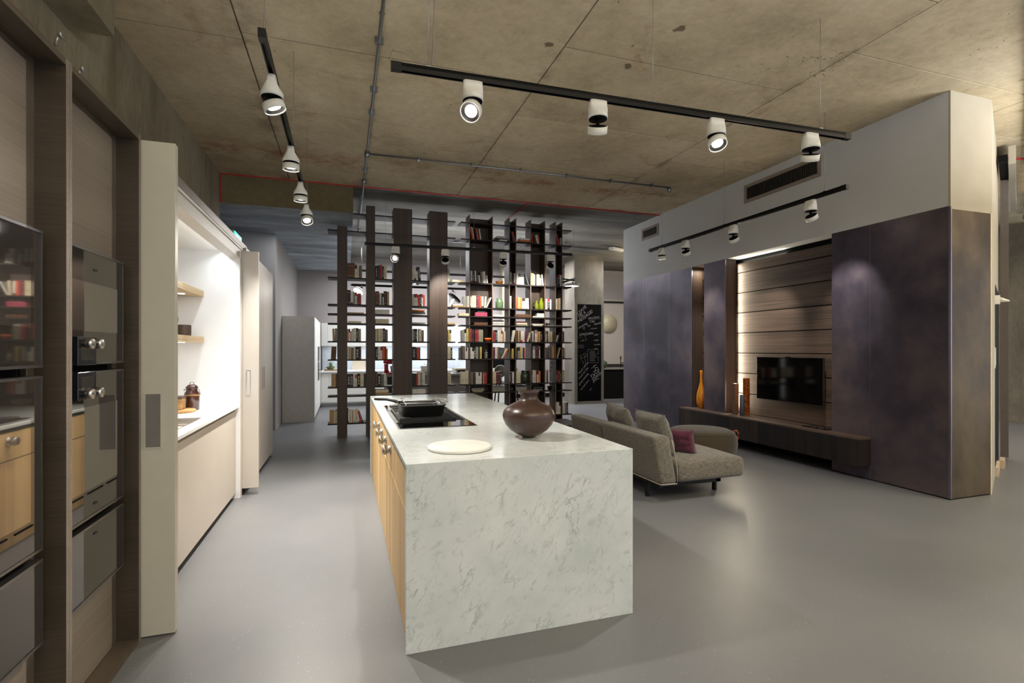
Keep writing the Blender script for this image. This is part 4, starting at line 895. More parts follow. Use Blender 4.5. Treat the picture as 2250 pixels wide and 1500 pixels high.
BOOKS = '''0 B 1 0.049 0.063 0.242 0 0.0 b -
0 B 1 0.112 0.061 0.246 0 0.0 b -
0 B 1 0.161 0.03 0.215 0 0.0 w Tk
0 B 1 0.193 0.029 0.214 0 0.0 c -
0 B 1 0.234 0.046 0.206 0 0.0 t -
0 B 2 0.493 0.034 0.219 0 0.0 k -
0 B 2 0.532 0.035 0.23 0 0.0 d -
0 B 2 0.569 0.027 0.241 0 0.0 r -
0 B 2 0.601 0.029 0.219 0 0.0 k -
0 B 2 0.641 0.045 0.236 0 0.0 c -
0 B 3 1.106 0.033 0.212 0 0.0 c -
0 B 3 1.141 0.032 0.231 0 0.0 w Bd
0 B 3 1.175 0.032 0.228 0 -0.037 w Td
0 B 3 1.227 0.033 0.235 0 -0.122 k -
0 B 4 1.728 0.039 0.222 0 0.0 g -
0 C 1 0.046 0.06 0.238 0 0.0 B -
0 C 1 0.095 0.032 0.212 0 0.0 w Bk
0 C 1 0.131 0.033 0.204 0 0.0 g -
0 C 1 0.163 0.027 0.203 0 0.0 w Tr
0 C 1 0.195 0.031 0.185 0 0.0 R -
0 C 1 0.228 0.032 0.187 0 0.0 R -
0 C 2 0.508 0.063 0.232 0 0.0 b -
0 C 2 0.561 0.025 0.205 0 0.0 w -
0 C 2 0.584 0.018 0.206 0 0.0 k -
0 C 2 0.604 0.018 0.197 0 0.0 w Tk
0 C 2 0.639 0.049 0.238 0 0.0 B -
0 C 2 0.686 0.032 0.233 0 0.0 n -
0 C 3 1.103 0.034 0.199 0 0.0 c -
0 C 3 1.137 0.029 0.208 0 0.0 w Td
0 C 3 1.169 0.032 0.21 0 0.0 w Tr
0 C 3 1.203 0.031 0.194 0 0.0 r -
0 C 3 1.234 0.026 0.207 0 0.0 k -
0 C 3 1.264 0.028 0.209 0 0.0 w Tr
0 C 3 1.296 0.028 0.193 0 0.0 r -
0 C 4 1.717 0.024 0.211 0 0.0 w -
0 C 4 1.748 0.021 0.158 0 0.51 w -
0 F 0 -0.191 0.032 0.204 0 -0.033 n -
0 F 0 -0.157 0.033 0.209 0 0.0 g -
0 F 1 0.032 0.024 0.202 0 0.0 n -
0 F 1 0.058 0.025 0.204 0 0.0 w Tk
0 F 1 0.08 0.014 0.166 0 0.0 r -
0 F 1 0.103 0.027 0.203 0 0.0 c -
0 F 1 0.14 0.043 0.217 0 0.0 w -
0 F 1 0.179 0.032 0.217 0 0.0 k -
0 F 1 0.219 0.042 0.206 0 0.0 g -
0 F 2 0.488 0.022 0.212 0 0.0 c -
0 F 2 0.516 0.027 0.215 0 0.0 y -
0 F 2 0.546 0.031 0.216 0 0.0 w -
0 F 2 0.581 0.032 0.216 0 0.0 c -
0 F 2 0.617 0.036 0.219 0 0.0 k -
0 F 2 0.659 0.041 0.2 0 0.0 t -
0 F 3 1.102 0.02 0.213 0 0.0 w -
0 F 3 1.129 0.029 0.218 0 0.0 k -
0 F 3 1.162 0.034 0.218 0 0.0 k -
0 F 3 1.228 0.046 0.218 0 0.0 c -
0 F 3 1.273 0.038 0.197 0 0.0 t -
0 F 4 1.731 0.029 0.21 0 0.0 y -
0 F 4 1.762 0.028 0.21 0 0.0 w Td
0 G 0 -0.216 0.041 0.211 0 0.048 b -
0 G 0 -0.176 0.036 0.211 0 0.04 b -
0 G 1 0.033 0.026 0.208 0 0.0 c -
0 G 1 0.062 0.029 0.206 0 0.0 n -
0 G 1 0.1 0.042 0.201 0 0.0 t -
0 G 1 0.137 0.03 0.208 0 0.0 c -
0 G 1 0.183 0.059 0.213 0 0.0 k -
0 G 1 0.23 0.028 0.217 0 0.0 b -
0 G 2 0.495 0.036 0.213 0 0.0 k -
0 G 2 0.537 0.044 0.213 0 0.0 w -
0 G 2 0.574 0.024 0.213 0 0.0 w Td
0 G 2 0.609 0.041 0.22 0 0.0 O -
0 G 2 0.643 0.023 0.213 0 0.0 B -
0 G 2 0.667 0.023 0.181 0 0.0 o -
0 G 3 1.122 0.056 0.211 0 0.0 k -
0 G 3 1.161 0.019 0.202 0 0.0 B -
0 G 3 1.194 0.041 0.204 0 0.0 O -
0 G 3 1.223 0.014 0.202 0 0.0 s -
0 G 4 1.738 0.054 0.217 0 0.0 c -
0 G 4 1.781 0.029 0.199 0 0.0 k -
0 H 0 -0.192 0.072 0.217 0 0.0 n -
0 H 0 -0.144 0.019 0.217 0 0.0 b -
0 H 1 0.046 0.051 0.214 0 0.0 k -
0 H 1 0.095 0.042 0.216 0 0.0 k -
0 H 1 0.132 0.03 0.203 0 0.0 w -
0 H 1 0.164 0.03 0.202 0 0.0 c Tr
0 H 1 0.204 0.048 0.219 0 0.0 k -
0 H 1 0.257 0.054 0.218 0 0.0 c -
0 H 1 0.304 0.037 0.215 0 0.0 d -
0 H 2 0.492 0.031 0.243 0 0.0 b -
0 H 2 0.539 0.057 0.212 0 0.0 k -
0 H 2 0.593 0.046 0.2 0 0.0 t -
0 H 2 0.635 0.035 0.212 0 0.0 w -
0 H 3 1.104 0.019 0.208 0 0.0 k -
0 H 3 1.126 0.02 0.205 0 0.0 k -
0 H 3 1.147 0.02 0.205 0 0.0 k -
0 H 3 1.175 0.028 0.202 0 0.0 r -
0 H 3 1.211 0.038 0.224 0 0.0 c -
0 H 3 1.248 0.031 0.219 0 0.0 g -
0 H 3 1.288 0.045 0.223 0 0.0 w -
0 H 4 1.726 0.026 0.217 0 0.0 c -
0 H 4 1.756 0.03 0.216 0 0.0 c -
0 J 0 -0.226 0.061 0.225 0 0.0 n -
0 J 0 -0.182 0.022 0.209 0 0.0 c -
0 J 0 -0.153 0.034 0.218 0 0.0 c -
0 J 1 0.029 0.017 0.247 0 0.0 B -
0 J 1 0.074 0.043 0.218 0 -0.052 c -
0 J 1 0.107 0.018 0.214 0 -0.028 n -
0 J 1 0.128 0.018 0.213 0 -0.019 c -
0 J 1 0.173 0.049 0.22 0 -0.044 c -
0 J 1 0.269 0.024 0.205 0 -0.341 k -
0 J 1 0.237 0.026 0.189 0 -0.21 r -
0 A 5 2.17 0.027 0.227 0 -0.197 O -
0 A 5 2.194 0.015 0.222 0 -0.19 c -
0 A 5 2.25 0.02 0.2 0 -0.182 B -
0 A 5 2.276 0.025 0.196 0 -0.206 O -
0 A 5 2.32 0.02 0.196 0 -0.169 w -
0 A 5 2.34 0.016 0.192 0 -0.171 s -
0 A 7 2.929 0.018 0.18 0 -0.166 s -
0 A 7 2.971 0.023 0.194 0 -0.256 O -
0 A 8 3.316 0.022 0.188 0 -0.132 r -
0 A 8 3.35 0.016 0.133 0 -0.064 k -
0 A 8 3.42 0.024 0.164 0 -0.23 w -
0 A 8 3.446 0.022 0.167 0 -0.199 o -
0 A 9 3.845 0.028 0.21 0 -0.245 r -
0 A 9 3.885 0.038 0.142 0 0.0 e -
0 B 5 2.114 0.019 0.218 0 0.0 w -
0 B 5 2.147 0.021 0.211 0 0.0 w Br
0 B 5 2.178 0.033 0.191 0 0.0 k -
0 B 5 2.223 0.023 0.215 0 -0.036 w Br
0 B 5 2.252 0.025 0.179 0 0.0 k -
0 B 5 2.295 0.026 0.138 0 -0.093 w -
0 B 5 2.339 0.036 0.198 0 -0.078 t -
0 B 5 2.373 0.02 0.209 0 -0.095 w -
0 B 5 2.399 0.024 0.213 0 -0.082 w -
0 B 5 2.439 0.024 0.142 0 -0.098 w -
0 B 7 2.886 0.033 0.221 0 0.0 g -
0 B 7 2.929 0.017 0.203 0 0.0 B -
0 B 7 2.966 0.021 0.21 0 0.0 w Br
0 B a 3.015 0.03 0.207 0 0.0 w -
0 B a 3.048 0.026 0.205 0 0.0 w Tk
0 B a 3.075 0.025 0.202 0 0.0 w Tk
0 B a 3.102 0.024 0.203 0 0.0 w Td
0 B a 3.129 0.026 0.205 0 0.0 w Tk
0 B a 3.236 0.021 0.221 0 -0.314 k -
0 B 8 3.311 0.046 0.225 0 0.0 y -
0 B 8 3.349 0.026 0.207 0 0.0 w -
0 B 8 3.403 0.018 0.205 0 0.0 w -
0 B 8 3.425 0.021 0.21 0 0.0 w -
0 B 8 3.449 0.021 0.203 0 0.0 y -
0 B 8 3.474 0.027 0.137 0 0.0 w -
0 B 8 3.526 0.025 0.209 0 -0.115 w -
0 B 9 3.797 0.021 0.207 0 0.0 k -
0 B 9 3.822 0.023 0.213 0 0.0 k -
0 B 9 3.855 0.028 0.224 0 0.0 k Tr
0 B 9 3.885 0.027 0.215 0 0.0 w -
0 C 4b 2.02 0.033 0.198 0 0.0 e -
0 C 4b 2.054 0.031 0.201 0 0.0 g -
0 C 5 2.088 0.025 0.204 0 0.0 w -
0 C 5 2.117 0.03 0.203 0 0.0 w Bd
0 C 5 2.142 0.014 0.192 0 0.0 c -
0 C 5 2.17 0.039 0.213 0 0.0 c -
0 C 5 2.21 0.038 0.214 0 0.0 c -
0 C 5 2.252 0.037 0.215 0 0.0 m -
0 C 5 2.284 0.02 0.22 0 0.0 R -
0 C 5 2.314 0.035 0.206 0 0.0 O -
0 C 5 2.351 0.033 0.203 0 0.0 w Bd
0 C 5 2.391 0.032 0.203 0 0.078 c -
0 C 5 2.421 0.019 0.206 0 0.45 w -
0 C 7 2.88 0.036 0.228 0 0.0 c -
0 C a 3.009 0.028 0.205 0 0.0 O -
0 C a 3.048 0.047 0.212 0 0.0 n -
0 C a 3.09 0.034 0.199 0 0.0 o -
0 C a 3.123 0.028 0.2 0 0.0 w Tk
0 C a 3.153 0.03 0.2 0 0.0 w Td
0 C a 3.186 0.032 0.198 0 0.0 w -
0 C a 3.227 0.034 0.199 0 -0.042 w -
0 C b 3.596 0.037 0.195 0 0.0 w -
0 C b 3.639 0.043 0.197 0 0.0 k Tr
0 C b 3.679 0.031 0.19 0 0.0 w -
0 C 9 3.79 0.033 0.205 0 0.0 w -
0 C 9 3.829 0.035 0.207 0 0.0 n -
0 C 9 3.865 0.031 0.22 0 0.0 c -
0 F 4b 1.995 0.042 0.204 0 -0.02 e -
0 F 4b 2.032 0.029 0.217 0 0.0 w Tk
0 F 5 2.074 0.041 0.234 0 0.0 y -
0 F 5 2.126 0.05 0.229 0 0.0 R -
0 F 5 2.176 0.031 0.212 0 0.0 B -
0 F 5 2.216 0.023 0.216 0 0.0 m -
0 F 5 2.252 0.045 0.213 0 0.0 R -
0 F 5 2.3 0.042 0.218 0 0.0 g -
0 F 5 2.341 0.033 0.214 0 0.0 g -
0 F 6 2.568 0.05 0.189 0 0.0 R -
0 F 6 2.612 0.033 0.214 0 0.0 k -
0 F 6 2.642 0.024 0.211 0 0.0 w -
0 F 6 2.667 0.023 0.215 0 0.0 w -
0 F 6 2.691 0.02 0.212 0 0.0 c -
0 F 6 2.716 0.027 0.205 0 0.0 w Td
0 F 6 2.744 0.024 0.186 0 0.0 o -
0 F 6 2.771 0.023 0.189 0 0.0 w -
0 F 7 2.877 0.019 0.208 0 0.152 k -
0 F 7 2.901 0.024 0.208 0 0.167 c -
0 F 7 2.928 0.025 0.216 0 0.171 w -
0 F a 3.005 0.024 0.199 0 0.0 B -
0 F a 3.039 0.031 0.212 0 0.0 n -
0 F a 3.068 0.022 0.206 0 0.0 b -
0 F a 3.101 0.038 0.201 0 0.0 w Br
0 F a 3.139 0.035 0.197 0 0.0 w -
0 F a 3.175 0.025 0.197 0 0.248 m -
0 F a 3.209 0.031 0.203 0 0.388 c -
0 F 8 3.322 0.021 0.202 0 0.0 w -
0 F 8 3.346 0.023 0.196 0 0.0 b -
0 F 8 3.382 0.046 0.222 0 0.0 w Te
0 F 8 3.418 0.023 0.196 0 0.0 o -
0 F 8 3.452 0.04 0.197 0 0.0 n -
0 F 8 3.495 0.026 0.197 0 0.0 k -
0 F b 3.564 0.018 0.205 0 0.0 b -
0 F b 3.584 0.02 0.212 0 0.0 w Te
0 F b 3.611 0.026 0.205 0 0.0 k -
0 F b 3.647 0.038 0.2 0 0.0 c -
0 F b 3.689 0.041 0.199 0 0.0 c -
0 F b 3.741 0.046 0.172 0 0.0 b -
0 F 9 3.792 0.022 0.134 0 0.311 w -
0 F 9 3.827 0.023 0.174 0 0.197 k -
0 F c 3.921 0.027 0.216 0 0.0 k -
0 F c 3.948 0.024 0.202 0 0.0 b -
0 G 4b 1.962 0.027 0.201 0 0.0 d -
0 G 4b 2.0 0.044 0.23 0 0.0 t -
0 G 5 2.033 0.016 0.214 0 0.0 w -
0 G 5 2.053 0.02 0.194 0 0.0 w Tk
0 G 5 2.074 0.019 0.198 0 0.0 w -
0 G 5 2.091 0.011 0.194 0 0.0 m -
0 G 5 2.11 0.024 0.194 0 0.0 w Tk
0 G 5 2.139 0.029 0.204 0 0.0 w -
0 G 5 2.172 0.032 0.191 0 0.0 w Tk
0 G 5 2.207 0.032 0.195 0 0.0 k -
0 G 5 2.236 0.021 0.208 0 0.0 g -
0 G 5 2.259 0.021 0.208 0 0.0 g -
0 G 5 2.287 0.023 0.188 0 0.0 k -
0 G 5 2.318 0.034 0.211 0 0.0 y -
0 G 6 2.563 0.04 0.208 0 0.0 m -
0 G 6 2.602 0.03 0.208 0 0.0 w -
0 G 6 2.631 0.025 0.205 0 0.0 e -
0 G 6 2.663 0.035 0.208 0 0.0 b -
0 G 6 2.688 0.012 0.193 0 0.376 G -
0 G 6 2.707 0.019 0.203 0 0.492 w -
0 G 6 2.73 0.019 0.204 0 0.515 o -
0 G 7 2.928 0.028 0.183 0 0.0 y -
0 G a 3.006 0.022 0.199 0 0.0 B -
0 G a 3.041 0.042 0.202 0 0.0 e Tk
0 G a 3.08 0.032 0.212 0 0.0 y -
0 G a 3.108 0.021 0.21 0 0.0 w -
0 G a 3.128 0.015 0.202 0 0.0 k -
0 G a 3.15 0.026 0.199 0 0.0 r -
0 G 8 3.302 0.022 0.229 0 0.0 k -
0 G 8 3.339 0.045 0.226 0 0.0 w Te
0 G 8 3.382 0.037 0.226 0 0.0 m -
0 G 8 3.421 0.037 0.226 0 0.0 m -
0 G 8 3.455 0.023 0.228 0 0.0 w Te
0 G b 3.657 0.043 0.203 0 0.0 t -
0 G b 3.728 0.063 0.237 0 0.0 n -
0 G 9 3.796 0.021 0.205 0 0.2 b -
0 G 9 3.817 0.018 0.204 0 0.269 c -
0 G c 3.934 0.04 0.203 0 0.0 k Tr
0 G c 3.97 0.028 0.189 0 0.0 c -
0 H 4b 1.998 0.039 0.218 0 0.0 c -
0 H 4b 2.038 0.038 0.217 0 0.0 c -
0 H 5 2.075 0.032 0.24 0 0.0 c -
0 H 5 2.114 0.029 0.207 0 0.0 k -
0 H 5 2.152 0.043 0.209 0 0.0 t -
0 H 5 2.187 0.022 0.206 0 0.0 k -
0 H 5 2.212 0.024 0.205 0 0.0 b -
0 H 5 2.237 0.023 0.208 0 0.0 w -
0 H 5 2.263 0.024 0.211 0 0.0 w -
0 H 5 2.29 0.026 0.207 0 0.0 w Td
0 H 5 2.319 0.029 0.207 0 0.0 w -
0 H 5 2.343 0.015 0.207 0 0.0 k -
0 H 5 2.365 0.022 0.193 0 0.0 o -
0 H 5 2.404 0.053 0.202 0 0.0 R -
0 H 6 2.557 0.028 0.217 0 0.0 c -
0 H 6 2.586 0.028 0.216 0 0.0 c -
0 H 6 2.622 0.039 0.209 0 0.0 m -
0 H 6 2.662 0.038 0.209 0 0.0 m -
0 H 6 2.7 0.027 0.225 0 0.0 k -
0 H 7 2.874 0.028 0.203 0 0.0 k -
0 H 7 2.902 0.024 0.203 0 0.0 B -
0 H 7 2.933 0.032 0.207 0 0.0 w -
0 H a 3.006 0.026 0.216 0 0.0 c -
0 H a 3.034 0.027 0.218 0 0.0 c -
0 H a 3.062 0.024 0.213 0 0.0 c -
0 H a 3.09 0.021 0.154 0 0.0 k -
0 H 8 3.3 0.023 0.21 0 0.0 k -
0 H 8 3.332 0.032 0.231 0 0.0 w -
0 H 8 3.365 0.03 0.23 0 0.0 c -
0 H 8 3.39 0.016 0.222 0 0.0 R -
0 H 8 3.415 0.029 0.221 0 0.0 w Tk
0 H 8 3.452 0.041 0.216 0 0.0 o -
0 H b 3.582 0.027 0.236 0 0.0 w -
0 H b 3.607 0.021 0.223 0 0.0 k Tr
0 H b 3.631 0.021 0.236 0 0.0 w -
0 H 9 3.808 0.029 0.194 0 0.0 k -
0 H 9 3.849 0.039 0.215 0 0.0 R -
0 H 9 3.886 0.025 0.215 0 0.0 k -
0 H c 3.922 0.026 0.202 0 0.0 c -
0 H c 3.962 0.033 0.227 0 0.0 c -
0 J 9 3.785 0.033 0.22 0 0.0 c -
0 J 9 3.828 0.043 0.223 0 0.0 w -
0 J 9 3.865 0.028 0.222 0 0.0 w Tk
0 J c 3.928 0.031 0.211 0 0.0 c -
0 J c 3.96 0.026 0.21 0 0.0 w -
0 J c 3.992 0.027 0.213 0 0.0 e -
0 J c 4.023 0.028 0.212 0 0.0 k -
1 B 4b 1.91 0.223 0.038 2.656 0 c -
1 C 4b 1.919 0.24 0.028 2.211 0 n -
1 C 4b 1.899 0.184 0.022 2.24 0 w -
1 D 1 0.155 0.271 0.021 2.055 0 n -
1 D 2 0.594 0.226 0.039 2.055 0 w -
1 D 2 0.594 0.226 0.039 2.095 0 w -
1 D 3 1.203 0.228 0.02 2.055 0 w -
1 D 3 1.204 0.222 0.026 2.076 0 d -
1 D 3 1.196 0.209 0.022 2.103 0 b -
1 D 3 1.198 0.217 0.022 2.126 0 o -
1 E 1 0.137 0.215 0.034 1.896 0 c -
1 E 2 0.587 0.221 0.04 1.896 0 c -
1 E 2 0.587 0.221 0.038 1.937 0 c -
1 E 3 1.203 0.224 0.028 1.896 0 e -
1 E 4 1.774 0.134 0.021 1.896 0 n -
1 E 4 1.774 0.134 0.023 1.918 0 c -
1 I 2 0.585 0.207 0.04 0.686 0 n -
1 I 2 0.585 0.215 0.049 0.727 0 c -
1 I 3 1.206 0.227 0.04 0.686 0 w -
1 I 3 1.206 0.227 0.041 0.727 0 w -
1 A 6 2.742 0.15 0.033 3.436 0 w -
1 A 6 2.702 0.241 0.02 3.47 0 k -
1 A 6 2.706 0.164 0.037 3.491 0 w -
1 A a 3.138 0.259 0.02 3.436 0 k -
1 A a 3.167 0.219 0.031 3.457 0 o -
1 A a 3.167 0.207 0.031 3.489 0 w -
1 D 4b 2.008 0.18 0.049 2.055 0 c -
1 D 5 2.327 0.22 0.036 2.055 0 p -
1 D 5 2.327 0.22 0.034 2.092 0 p -
1 D 5 2.332 0.151 0.022 2.127 0 k -
1 D 6 2.647 0.204 0.038 2.055 0 w -
1 D a 3.14 0.27 0.053 2.055 0 b -
1 D 8 3.442 0.25 0.024 2.055 0 w -
1 D 8 3.474 0.145 0.053 2.08 0 w -
1 E 5 2.321 0.246 0.027 1.896 0 b -
1 E 5 2.321 0.246 0.021 1.924 0 b -
1 E 6 2.646 0.21 0.032 1.896 0 w -
1 E 6 2.648 0.206 0.034 1.929 0 w -
1 E 6 2.646 0.21 0.026 1.964 0 k -
1 E a 3.111 0.221 0.027 1.896 0 g -
1 E a 3.103 0.206 0.028 1.924 0 c -
1 E a 3.091 0.181 0.022 1.953 0 m -
1 E 8 3.415 0.186 0.02 1.896 0 c -
1 E 8 3.417 0.233 0.02 1.917 0 w -
1 E b 3.758 0.294 0.02 1.896 0 e -
1 I 5 2.264 0.181 0.02 0.686 0 n -
1 I 5 2.261 0.231 0.024 0.707 0 g -
1 I 5 2.264 0.239 0.026 0.732 0 g -
1 I 6 2.657 0.227 0.036 0.686 0 g -
1 I 6 2.657 0.224 0.035 0.723 0 e -
1 I 6 2.656 0.226 0.03 0.759 0 e -
1 I a 3.094 0.192 0.039 0.686 0 g -
1 I a 3.094 0.2 0.038 0.726 0 e -
1 I a 3.083 0.178 0.025 0.765 0 k -
1 I 8 3.414 0.205 0.022 0.686 0 e -
1 I 8 3.417 0.184 0.024 0.709 0 k -
1 I 8 3.422 0.19 0.02 0.734 0 d -'''
M['spinelight'] = plain('spine_print_white', 'c8c6be', .6); M['spinegold'] = plain('spine_print_gold', 'a88e58', .45); M['spinedark'] = plain('spine_print_dark', '5a5650', .7)
ORDN = ['first', 'second', 'third', 'fourth', 'fifth', 'sixth', 'seventh', 'eighth', 'ninth', 'tenth', 'eleventh', 'twelfth', 'thirteenth', 'fourteenth']
BAY = {'0': 'left overhang of left bookcase', '1': 'first bay of left bookcase', '2': 'second bay of left bookcase', '3': 'third bay of left bookcase', '4': 'right overhang of left bookcase',
       '4b': 'left overhang of right bookcase', '5': 'first upright of right bookcase', '6': 'first gap of right bookcase', '7': 'second upright of right bookcase', 'a': 'second gap of right bookcase',
       '8': 'third upright of right bookcase', 'b': 'third gap of right bookcase', '9': 'fourth upright of right bookcase', 'c': 'right overhang of right bookcase'}
rows = [l.split() for l in BOOKS.strip().split('\n')]
recs = []
for r_ in rows: recs.append([int(r_[0]), r_[1], r_[2]] + [float(q) for q in r_[3:8]] + [r_[8], r_[9]])
order = sorted(range(len(recs)), key=lambda i: -(recs[i][4] * recs[i][5]))
single = set(order[:296])
cnt = {}
for i in sorted(range(len(recs)), key=lambda i: (recs[i][1], recs[i][2], recs[i][3], -recs[i][6])):
    k = (recs[i][1], recs[i][2]); cnt[k] = cnt.get(k, 0) + 1; recs[i].append(cnt[k])
rest = MB(); rmats = []
rb = random.Random(3)
hh_ = lambda h: h
def book_geo(mb, rec, mc, mp, mbnd, deco=None):
    typ, row, gap, x, w, h, z, ang, col, band, n = rec
    zb = SH[row] + .0105
    dep = rb.uniform(.14, .20); y0 = 8.882 + rb.uniform(0, .012); y1 = y0 + dep
    if typ == 1:
        mb.box(x - w / 2, x + w / 2, y0, y1, z, z + h, mc)
        mb.box(x - w / 2 + .002, x + w / 2 + .0008, y0 + .004, y1 + .001, z + .003, z + h - .003, mp)
        return (x, (y0 + y1) / 2, z)
    R = Matrix.Rotation(ang, 3, 'Y'); extra = []
    if w > .018:                                    # printed spine lettering and bands
        fy = y0 - .0006
        if col == 'k' and w > .022:
            for q in range(7): sx = w * (.10 + .08 * ((q * 7 + n) % 3)); extra.append((x - sx, x + sx, hh_(h) * (.18 + .09 * q), hh_(h) * (.235 + .09 * q), 2))
        elif col in 'bBmRr' and not band[0] == 'T':
            for q in (.12, .80): extra.append((x - w * .46, x + w * .46, h * q, h * (q + .022), 2))
        elif col in 'wcgty' and w > .024:
            for q in range(3): extra.append((x - w * .16, x + w * .16, h * (.22 + .07 * q), h * (.25 + .07 * q), 3))
    # pivot on the lower corner so the book stands on its edge
    px = x + w / 2 if ang > 0 else x - w / 2
    lo = MB()
    hh = h - .0
    bz = hh * .70 if band[0] == 'T' else (hh * .16 if band[0] == 'B' else 0)
    if band[0] == 'T': lo.box(x - w / 2, x + w / 2, y0, y1, 0, bz, mc).box(x - w / 2, x + w / 2, y0, y1, bz, hh, mbnd)
    elif band[0] == 'B': lo.box(x - w / 2, x + w / 2, y0, y1, 0, bz, mbnd).box(x - w / 2, x + w / 2, y0, y1, bz, hh, mc)
    else: lo.box(x - w / 2, x + w / 2, y0, y1, 0, hh, mc)
    if w > .012: lo.box(x - w / 2 + .0025, x + w / 2 - .0025, y0 + .004, y1 - .004, hh, hh + .0012, mp)
    if deco:
        for (ea, eb, ec, ed, ek) in extra:
            lo.add([(ea, y0 - .0006, ec), (eb, y0 - .0006, ec), (eb, y0 - .0006, ed), (ea, y0 - .0006, ed)], [(0, 1, 2, 3)], deco[ek - 2])
    pv = Vector((px, 0, 0)); vs = [R @ (Vector(v) - pv) + pv + Vector((0, 0, zb)) for v in lo.v]
    nn = len(mb.v); mb.v += [tuple(v) for v in vs]; mb.f += [tuple(nn + q for q in f) for f in lo.f]; mb.m += lo.m; mb.sm += lo.sm
    return (x, (y0 + y1) / 2, zb)
seen = {}
for i, rec in enumerate(recs):
    typ, row, gap, x, w, h, z, ang, col, band, n = rec
    bc = band[1] if len(band) > 1 else 'k'
    if i in single:
        mb = MB(); org = book_geo(mb, rec, 0, 1, 2, (3, 4))
        o = obj('book', mb, [BM[col], M['pages'], BM[bc], M['spinelight'] if col == 'k' else M['spinegold'], M['spinedark']], None, origin=org)
        st = 'flat' if typ == 1 else ('leaning' if abs(ang) > .1 else 'upright')
        sh = ORDN['ABCDEFGHIJ'.index(row) + 1]
        tag(o, '%s %s book, %s from left, %s shelf down, %s' % (BN[col], st, ORDN[n - 1], sh, BAY[gap]), 'book', 'books on the %s shelf of the bookcases' % sh)
    else:
        for q in (BM[col], M['pages'], BM[bc]):
            if q not in rmats: rmats.append(q)
        book_geo(rest, rec, rmats.index(BM[col]), rmats.index(M['pages']), rmats.index(BM[bc]))
o = obj('books', rest, rmats, None, origin=(1.9, 8.95, .2)); tag(o, 'the thinnest books scattered along the shelves of both dark bookcases', 'books', None, 'stuff')
# the white flat book on the second shelf whose spine can be read
cu = bpy.data.curves.new('spine_text', 'FONT'); cu.body = 'TOSCANE'; cu.size = .036; cu.extrude = .0004
tmp = bpy.data.objects.new('tmp', cu); COL.objects.link(tmp)
dg = bpy.context.evaluated_depsgraph_get(); tme = bpy.data.meshes.new_from_object(tmp.evaluated_get(dg)); bpy.data.objects.remove(tmp)
tme.transform(Matrix.Rotation(PI / 2, 4, 'X')); tme.materials.clear(); tme.materials.append(M['black'])
for o in COL.objects:
    if o.name.startswith('book') and o.get('label', '').startswith('white flat book') and 'second shelf down, first gap of right' in o['label'] and o.location.z > 3.48:
        q = bpy.data.objects.new('spine_lettering', tme); COL.objects.link(q); q.parent = o
        mnx = min(v.co.x for v in o.data.vertices); mny = min(v.co.y for v in o.data.vertices); mnz = min(v.co.z for v in o.data.vertices)
        q.location = (mnx + .006, mny - .001, mnz + .006); break
# vessels on shelves
def vessel(name, prof, loc, mat, lab, cat, n=24):
    return tag(obj(name, MB().lathe(prof, loc, n), mat, None, origin=loc), lab, cat)
B_ = lambda k: SH[k] + .0105
bowlp = lambda r, h: [(r * .45, 0), (r * .55, .004), (r * .85, h * .5), (r, h), (r * .96, h), (r * .8, h * .5), (r * .45, .012), (0, .012)]
vessel('bowl', bowlp(.075, .055), (2.69, 8.97, B_('B')), M['ochre'], 'ochre wooden bowl alone in a gap, third shelf down', 'bowl')
vessel('bowl', bowlp(.075, .07), (2.465, 8.96, B_('F')), M['orange'], 'bright orange bowl beside books in the right bookcase', 'bowl')
vessel('bowl', bowlp(.05, .06), (3.66, 8.98, B_('E')), M['walnut'], 'small dark bowl on the sixth shelf of the right bookcase', 'bowl')
vessel('bowl', bowlp(.045, .06), (2.93, 8.98, B_('I')), M['darkgreenglass'], 'small dark green bowl inside the narrow second upright', 'bowl')
vessel('bowl', bowlp(.055, .07), (3.70, 8.98, B_('I')), M['black'], 'black bowl on the low shelf left of the last upright', 'bowl')
jarp = lambda r, h: [(r * .9, 0), (r, .01), (r, h * .62), (r * .93, h * .74), (r * .76, h * .83), (r * .76, h * .97), (r * .8, h), (r * .7, h), (r * .66, h * .85), (0, h * .8)]
vessel('jar', jarp(.072, .185), (2.69, 8.97, B_('C')), M['greenglass'], 'pale green glass jar alone on the fourth shelf down', 'jar')
vessel('jar', jarp(.085, .225), (3.20, 9.02, B_('H')), M['darkgreenglass'], 'dark green glass jar beside cream books, ninth shelf down', 'jar')
botp = lambda r, h: [(r * .9, 0), (r, .01), (r, h * .45), (r * .85, h * .6), (r * .5, h * .75), (r * .42, h * .9), (r * .5, h), (r * .4, h), (r * .34, h * .8), (0, h * .5)]
tj = vessel('jug', botp(.04, .165), (3.415, 8.95, B_('C')), M['lime'], 'lime green glazed jug, smaller one in front of the pair', 'jug')
part('jug_handle', MB().tube([(3.385, 8.95, B_('C') + .12), (3.35, 8.95, B_('C') + .11), (3.34, 8.95, B_('C') + .06), (3.378, 8.95, B_('C') + .03)], .006, 8), M['black'], tj)
vessel('bottle', botp(.052, .22), (3.515, 8.96, B_('C')), M['lime'], 'lime green glazed bottle, larger one of the pair', 'bottle')
tb = vessel('bottle', botp(.042, .175), (2.435, 8.97, B_('G')), M['darkglass'], 'ribbed clear glass bottle inside the first upright', 'bottle')
for k in range(5): part('studs', MB().lathe([(.0425, 0), (.0455, .004), (.0425, .008)], (2.435, 8.97, B_('G') + .02 + k * .018), 20), M['inox'], tb)
vessel('vase', botp(.06, .17), (3.70, 8.98, B_('J')), M['amber'], 'amber glass vase on the lowest shelf of the right bookcase', 'vase')
ta = thing('twig_arrangement', (3.72, 9.0, B_('H')), 'thin twig with dark red buds on a low shelf', 'plant')
